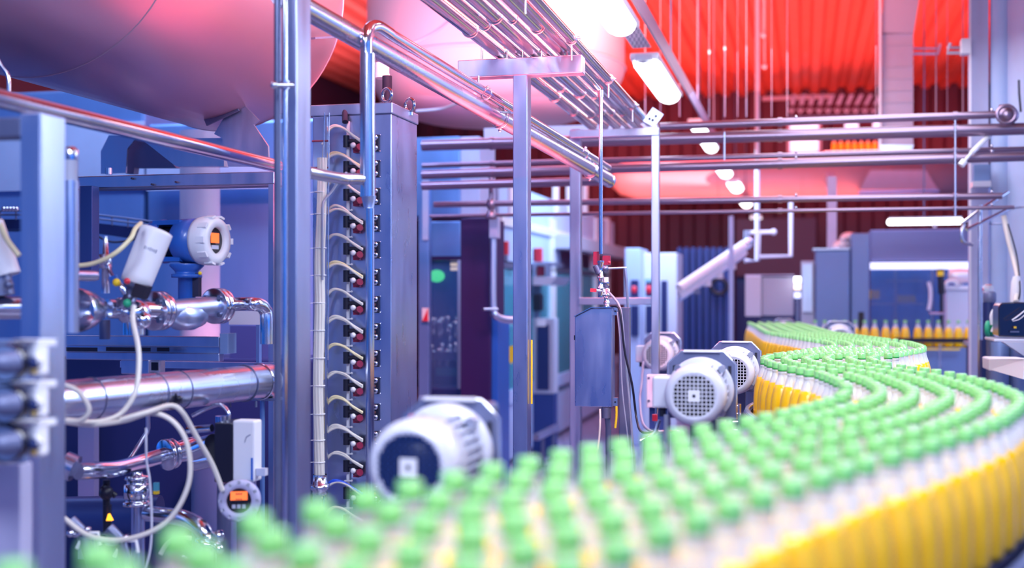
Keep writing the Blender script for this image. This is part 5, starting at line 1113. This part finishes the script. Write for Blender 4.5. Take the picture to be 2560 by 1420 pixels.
b = B(); b.hbox(1840, 2060, 690, 'f', 15.6, .2); t.part('base', b, 'navy')
t = T('grey_box', 'blue-grey box with a lighter side panel above the far bottles', 'box', (P(1920, 0, 11).x, 11.1, 0))
b = B(); b.hbox(1904, 1984, 692, 790, 10.6, .35); t.part('front_casing', b, 'grey_paint', bev=.008)
b = B(); b.hbox(1863, 1903, 689, 791, 10.6, .35); t.part('side_panel', b, 'cover_paint', bev=.004)
b = B(); b.hbox(1862, 1985, 686, 689, 10.58, .38); t.part('lid_edge', b, 'lavender_paint')
b = B(); b.hbox(1900, 1950, 791, 'f', 10.75, .15); t.part('plinth', b, 'steel_dark')
t = T('stack_light', 'small white and amber lamp stack beside the grey box', 'light', P(1993, 760, 10.5))
for y, m in ((700, 'tube_light'), (717, 'warm_lamp'), (738, 'window_light')):
    b = B(); b.cyl(P(1994, y-8, 10.5), P(1994, y+7, 10.5), .03, n=14); t.part('lens', b, m)
b = B(); q = P(1994, 745, 10.5); b.cyl(q, V((q.x, q.y, 0)), .012, n=10); t.part('pole', b, 'steel')
t = T('steel_hopper', 'tall blue-grey steel cabinet group with white sacks on top', 'cabinet', (P(2090, 0, 10.2).x, 10.3, 0))
b = B(); b.hbox(2002, 2036, 652, 'f', 10.1, .3); t.part('low_cabinet', b, 'grey_paint', bev=.006)
b = B(); b.hbox(2038, 2124, 624, 'f', 10, .4); t.part('main_cabinet', b, 'blue_grey', bev=.01)
b = B(); b.hbox(2127, 2173, 582, 'f', 10, .4); t.part('tall_cabinet', b, 'blue_grey', bev=.01)
b = B(); b.hbox(2032, 2124, 620, 624, 9.98, .44); t.part('lid', b, 'steel_satin')
b = B(); b.hbox(2006, 2030, 660, 780, 10.08, .02); t.part('panel', b, 'steel_satin')
b = B(); b.hbox(2146, 2160, 780, 845, 9.8, .03); t.part('black_sensor', b, 'black')
t = T('duct_post', 'square pale post rising from the cabinets to the ceiling pipes', 'post', P(2080, 620, 10.3))
b = B(); b.hbox(2068, 2092, 440, 620, 10.15, .1); t.part('post', b, 'lavender_paint', bev=.005)
for (x, y, r, l) in ((2105, 612, .05, 'white sack lying on the steel cabinet'), (2122, 592, .045, 'second white sack leaning against the tall cabinet')):
    t = T('white_sack', l, 'sack', P(x, y+14, 10.1)); b = B(); b.ball(P(x, y, 10.15), r, 14, (1.6, 1, .9)); b.ball(P(x-12, y+4, 10.12), r*.7, 12, (1.3, 1, .8)); t.part('bag', b, 'foil')
t = T('packing_machine', 'wide far machine with blue windows under a dark top', 'machine', (P(2300, 0, 11).x, 11.3, 0))
b = B(); b.hbox(2176, 2440, 572, 652, 10.8, .8); t.part('dark_hood', b, 'plate_paint', bev=.01)
b = B(); b.hbox(2176, 2440, 655, 672, 10.75, .05); t.part('light_strip', b, 'window_light')
b = B(); b.hbox(2176, 2440, 672, 'f', 11.6, .05); t.part('back_wall', b, 'blue_panel')
b = B(); b.hbox(2176, 2330, 672, 860, 10.9, .008); t.part('window_glass', b, 'blue_glass')
b = B(); b.hbox(2332, 2400, 672, 860, 10.9, .008); t.part('window_glass', b, 'blue_glass')
for x0, x1, y0, y1 in ((2235, 2243, 672, 860), (2328, 2334, 660, 860), (2400, 2406, 672, 860), (2176, 2310, 757, 763), (2220, 2310, 700, 704)):
    b = B(); b.hbox(x0, x1, y0, y1, 11.0, .04); t.part('window_bar', b, 'cover_paint')
b = B(); b.hbox(2176, 2440, 862, 'f', 10.9, .5); t.part('base', b, 'navy_panel')
b = B(); b.hbox(2176, 2200, 725, 748, 11.3, .1); t.part('orange_crate', b, 'yellow_plastic')
b = B(); b.hbox(2245, 2290, 738, 756, 11.35, .1); t.part('orange_crate', b, 'yellow_plastic')
t = T('door_handle', 'curved glowing white handle on the packing machine window', 'handle', HP(2324, 775, 10.88, 2330))
b = B(); b.tube([HP(x_, y_, 10.88, 2330) for x_, y_ in ((2321, 705), (2326, 725), (2326, 750), (2322, 775))], .016, 10, True); t.part('grip', b, 'white_plastic')
t = T('signal_lamp', 'black signal lamp with a yellow band before the far machine', 'lamp', (P(2351, 0, 9.8).x, 9.8, 0))
q = P(2351, 672, 9.8); b = B(); b.cyl(P(2351, 672, 9.8), P(2351, 677, 9.8), .026, n=16); b.cyl(P(2352, 690, 9.8), P(2354, 735, 9.8), .026, n=16); b.cyl(P(2354, 735, 9.8), V((P(2354, 0, 9.8).x, 9.8, 0)), .014, n=12); t.part('pole', b, 'black')
b = B(); b.cyl(P(2351, 677, 9.8), P(2351, 690, 9.8), .028, n=16); t.part('yellow_band', b, 'yellow_plastic')
b = B(); q = P(2345, 785, 9.77); b.cyl(P(2322, 784, 9.77), P(2362, 784, 9.77), .01, n=8); t.part('arm', b, 'steel')
t = T('grey_bin', 'grey cabinet with a crumpled foil bundle on top beside the signal lamp', 'cabinet', (P(2400, 0, 10).x, 10.1, 0))
b = B(); b.hbox(2365, 2436, 724, 'f', 9.9, .4); t.part('body', b, 'cover_paint', bev=.008)
b = B(); b.hbox(2362, 2436, 714, 724, 9.88, .44); t.part('rim', b, 'white_paint')
b = B(); b.tube([P(2362, 716, 9.9), P(2370, 704, 9.9), P(2385, 703, 9.9), P(2395, 714, 9.9)], .016, 10, True); t.part('hose_loop', b, 'white_plastic')
t = T('foil_roll', 'crumpled silvery foil roll on the grey cabinet beside the signal lamp', 'roll', P(2400, 712, 10))
b = B(); b.lathe(P(2370, 690, 10.05), BV, [(0, .02), (.01, .06), (.1, .065), (.17, .055), (.2, .06), (.26, .06), (.27, .02)], 18); t.part('roll', b, 'foil')

# ------------------------------------------------------------------ near the far side columns
t = T('sampling_stand', 'thin upright steel stand with angled arms at the end of the far bottles', 'stand', (P(2450, 0, 6.4).x, 6.4, 0))
b = B(); q = P(2450, 512, 6.4); b.cyl(q, V((q.x, q.y, 0)), .012, n=14); t.part('pole', b, 'steel')
b = B(); b.tube([P(2404, 560, 6.4), P(2450, 525, 6.4), P(2520, 480, 6.5)], .010, 10); b.tube([P(2416, 575, 6.38), P(2470, 548, 6.4), P(2528, 518, 6.45)], .010, 10); t.part('angled_arm', b, 'steel_polished')
b = B(); b.tube([P(2412, 560, 6.42), P(2404, 580, 6.42), P(2408, 604, 6.42), P(2432, 612, 6.42)], .010, 10, True); t.part('bent_tube', b, 'steel')
t = T('sensor_probe', 'pale diagonal sensor probe between the crossing pipes near the lavender column', 'arm', P(2405, 420, 6.2))
b = B(); b.cyl(P(2474, 338, 6.3), P(2428, 383, 6.2), .014, n=12); b.cyl(P(2412, 402, 6.15), P(2402, 414, 6.15), .018, n=12); b.cyl(P(2428, 383, 6.2), P(2412, 402, 6.15), .008, n=10); t.part('arm', b, 'white_plastic')
t = T('chemical_canister', 'dark blue upright canister with a black cap beside the black device', 'canister', P(2472, 850, 6.2))
b = B(); b.cyl(P(2472, 756, 6.2), P(2472, 850, 6.2), .030, n=24); t.part('body', b, 'navy')
b = B(); b.lathe(P(2474, 756, 6.2), UP, [(0, .030), (.005, .033), (.045, .033), (.055, .028), (.058, 0)], 24); t.part('cap', b, 'plate_paint')
q = P(2472, 850, 6.2); b = B(); b.box((q.x, q.y, q.z/2), .08, .08, q.z-.002); t.part('pedestal', b, 'navy')
t = T('clear_bottle', 'clear spray bottle with a red cap behind the blue canister', 'bottle', P(2470, 735, 6.5))
b = B(); b.lathe(P(2470, 735, 6.5), UP, [(0, 0), (0, .03), (.04, .03), (.05, .015), (.055, .015)], 20); t.part('body', b, 'clear_plastic')
b = B(); b.cyl(P(2471, 719, 6.5), P(2471, 711, 6.5), .018, n=14); b.ball(P(2457, 724, 6.5), .010, 10); t.part('red_cap', b, 'red_plastic')
b = B(); q = P(2470, 736, 6.5); b.box((q.x, q.y, q.z/2), .07, .05, q.z); t.part('shelf_post', b, 'wall_light')
t = T('green_clamp', 'green and white hand pump between the canister and the black device', 'pump', P(2478, 838, 6.0))
b = B(); b.torus(P(2470, 822, 6.0), V((1, -.6, 0)), .03, .012, 20, 8); b.ball(P(2482, 822, 6.0), .03, 14, (.7, 1, 1.2)); t.part('green_body', b, 'green_paint')
b = B(); b.tube([P(2480, 830, 5.95), P(2490, 800, 5.95), P(2486, 775, 5.95), P(2478, 790, 5.95), P(2480, 812, 5.95)], .008, 8, True); t.part('white_handle', b, 'white_plastic')
b = B(); q = P(2476, 845, 6.05); b.cyl(P(2476, 835, 6.05), V((q.x, q.y, 0)), .02, n=12); t.part('stand', b, 'steel_dark')
t = T('black_device', 'black plastic printer-like device with a small yellow lamp on a white table', 'device', P(2540, 848, 5.6))
b = B(); dv = [(2496, 842), (2496, 766), (2504, 757), (2535, 755), (2640, 758), (2640, 845)]; b.prism([HP(x, y, 5.6, 2560) for x, y in dv][::-1], AV*.18); t.part('casing', b, 'black_gloss', bev=.006)
b = B(); b.hbox(2535, 2541, 816, 821, 5.575, .01); t.part('yellow_lamp', b, 'yellow_plastic')
b = B(); b.hbox(2526, 2548, 828, 831, 5.575, .01); t.part('lettering_strip', b, 'plate_paint')
b = B(); b.tube([P(2530, 800, 5.5), P(2545, 790, 5.5), P(2570, 770, 5.5)], .003, 6, True); b.tube([P(2532, 803, 5.5), P(2550, 797, 5.5), P(2575, 775, 5.5)], .002, 6, True); t.part('wires', b, 'white_plastic')
t = T('work_table', 'white table arm and grey top carrying the black device', 'table', (P(2530, 0, 5.6).x, 5.7, 0))
b = B(); b.hbox(2485, 2680, 849, 856, 5.5, .3); t.part('table_top', b, 'cover_paint', bev=.003)
b = B(); b.prism([P(2472, 896, 5.3), P(2560, 898, 5.0), P(2660, 912, 5.0), P(2660, 965, 5.0), P(2560, 948, 5.0), P(2530, 930, 5.2), P(2472, 927, 5.3)][::-1], AV*.2); t.part('white_arm', b, 'white_plastic', bev=.006)
b = B(); b.prism([P(2510, 856, 5.4), P(2660, 856, 5.4), P(2660, 900, 5.4), P(2560, 890, 5.4)][::-1], AV*.1); t.part('grey_gusset', b, 'grey_paint')
for x in (2500, 2545):
    b = B(); q = P(x, 930, 5.5); b.cyl(P(x, 856, 5.6), V((q.x, q.y, 0)), .04, n=20); t.part('leg', b, 'blue_grey')
t = T('hose', 'white hose falling from the round column to the black device', 'hose', P(2540, 755, 6.0))
b = B(); b.tube([P(2510, 540, 6.3), P(2522, 600, 6.25), P(2535, 650, 6.2), P(2545, 700, 6.1), P(2540, 755, 6.0)], .014, 12, True); t.part('hose', b, 'hose')
b = B(); b.lathe(P(2541, 690, 6.05), -UP, [(0, .016), (.03, .025), (.1, .03), (.14, .03)], 16); t.part('funnel_sleeve', b, 'white_plastic')
b = B(); b.tube([P(2520, 560, 6.2), P(2542, 640, 6.15), P(2550, 720, 6.0), P(2546, 750, 6.0)], .004, 8, True); t.part('black_cord', b, 'black')
t = T('lower_cabinet', 'dark open rack with cables under the end of the far bottle line', 'rack', (P(2455, 0, 7.3).x, 7.4, 0))
b = B(); b.hbox(2432, 2478, 868, 'f', 7.2, .3); t.part('rack', b, 'navy')
b = B(); b.hbox(2428, 2480, 858, 868, 7.15, .36); t.part('top', b, 'steel_satin')
for i, y in enumerate((885, 905, 925)):
    b = B(); b.hbox(2440, 2470, y, y+8, 7.19, .02); t.part('module', b, 'cover_paint')
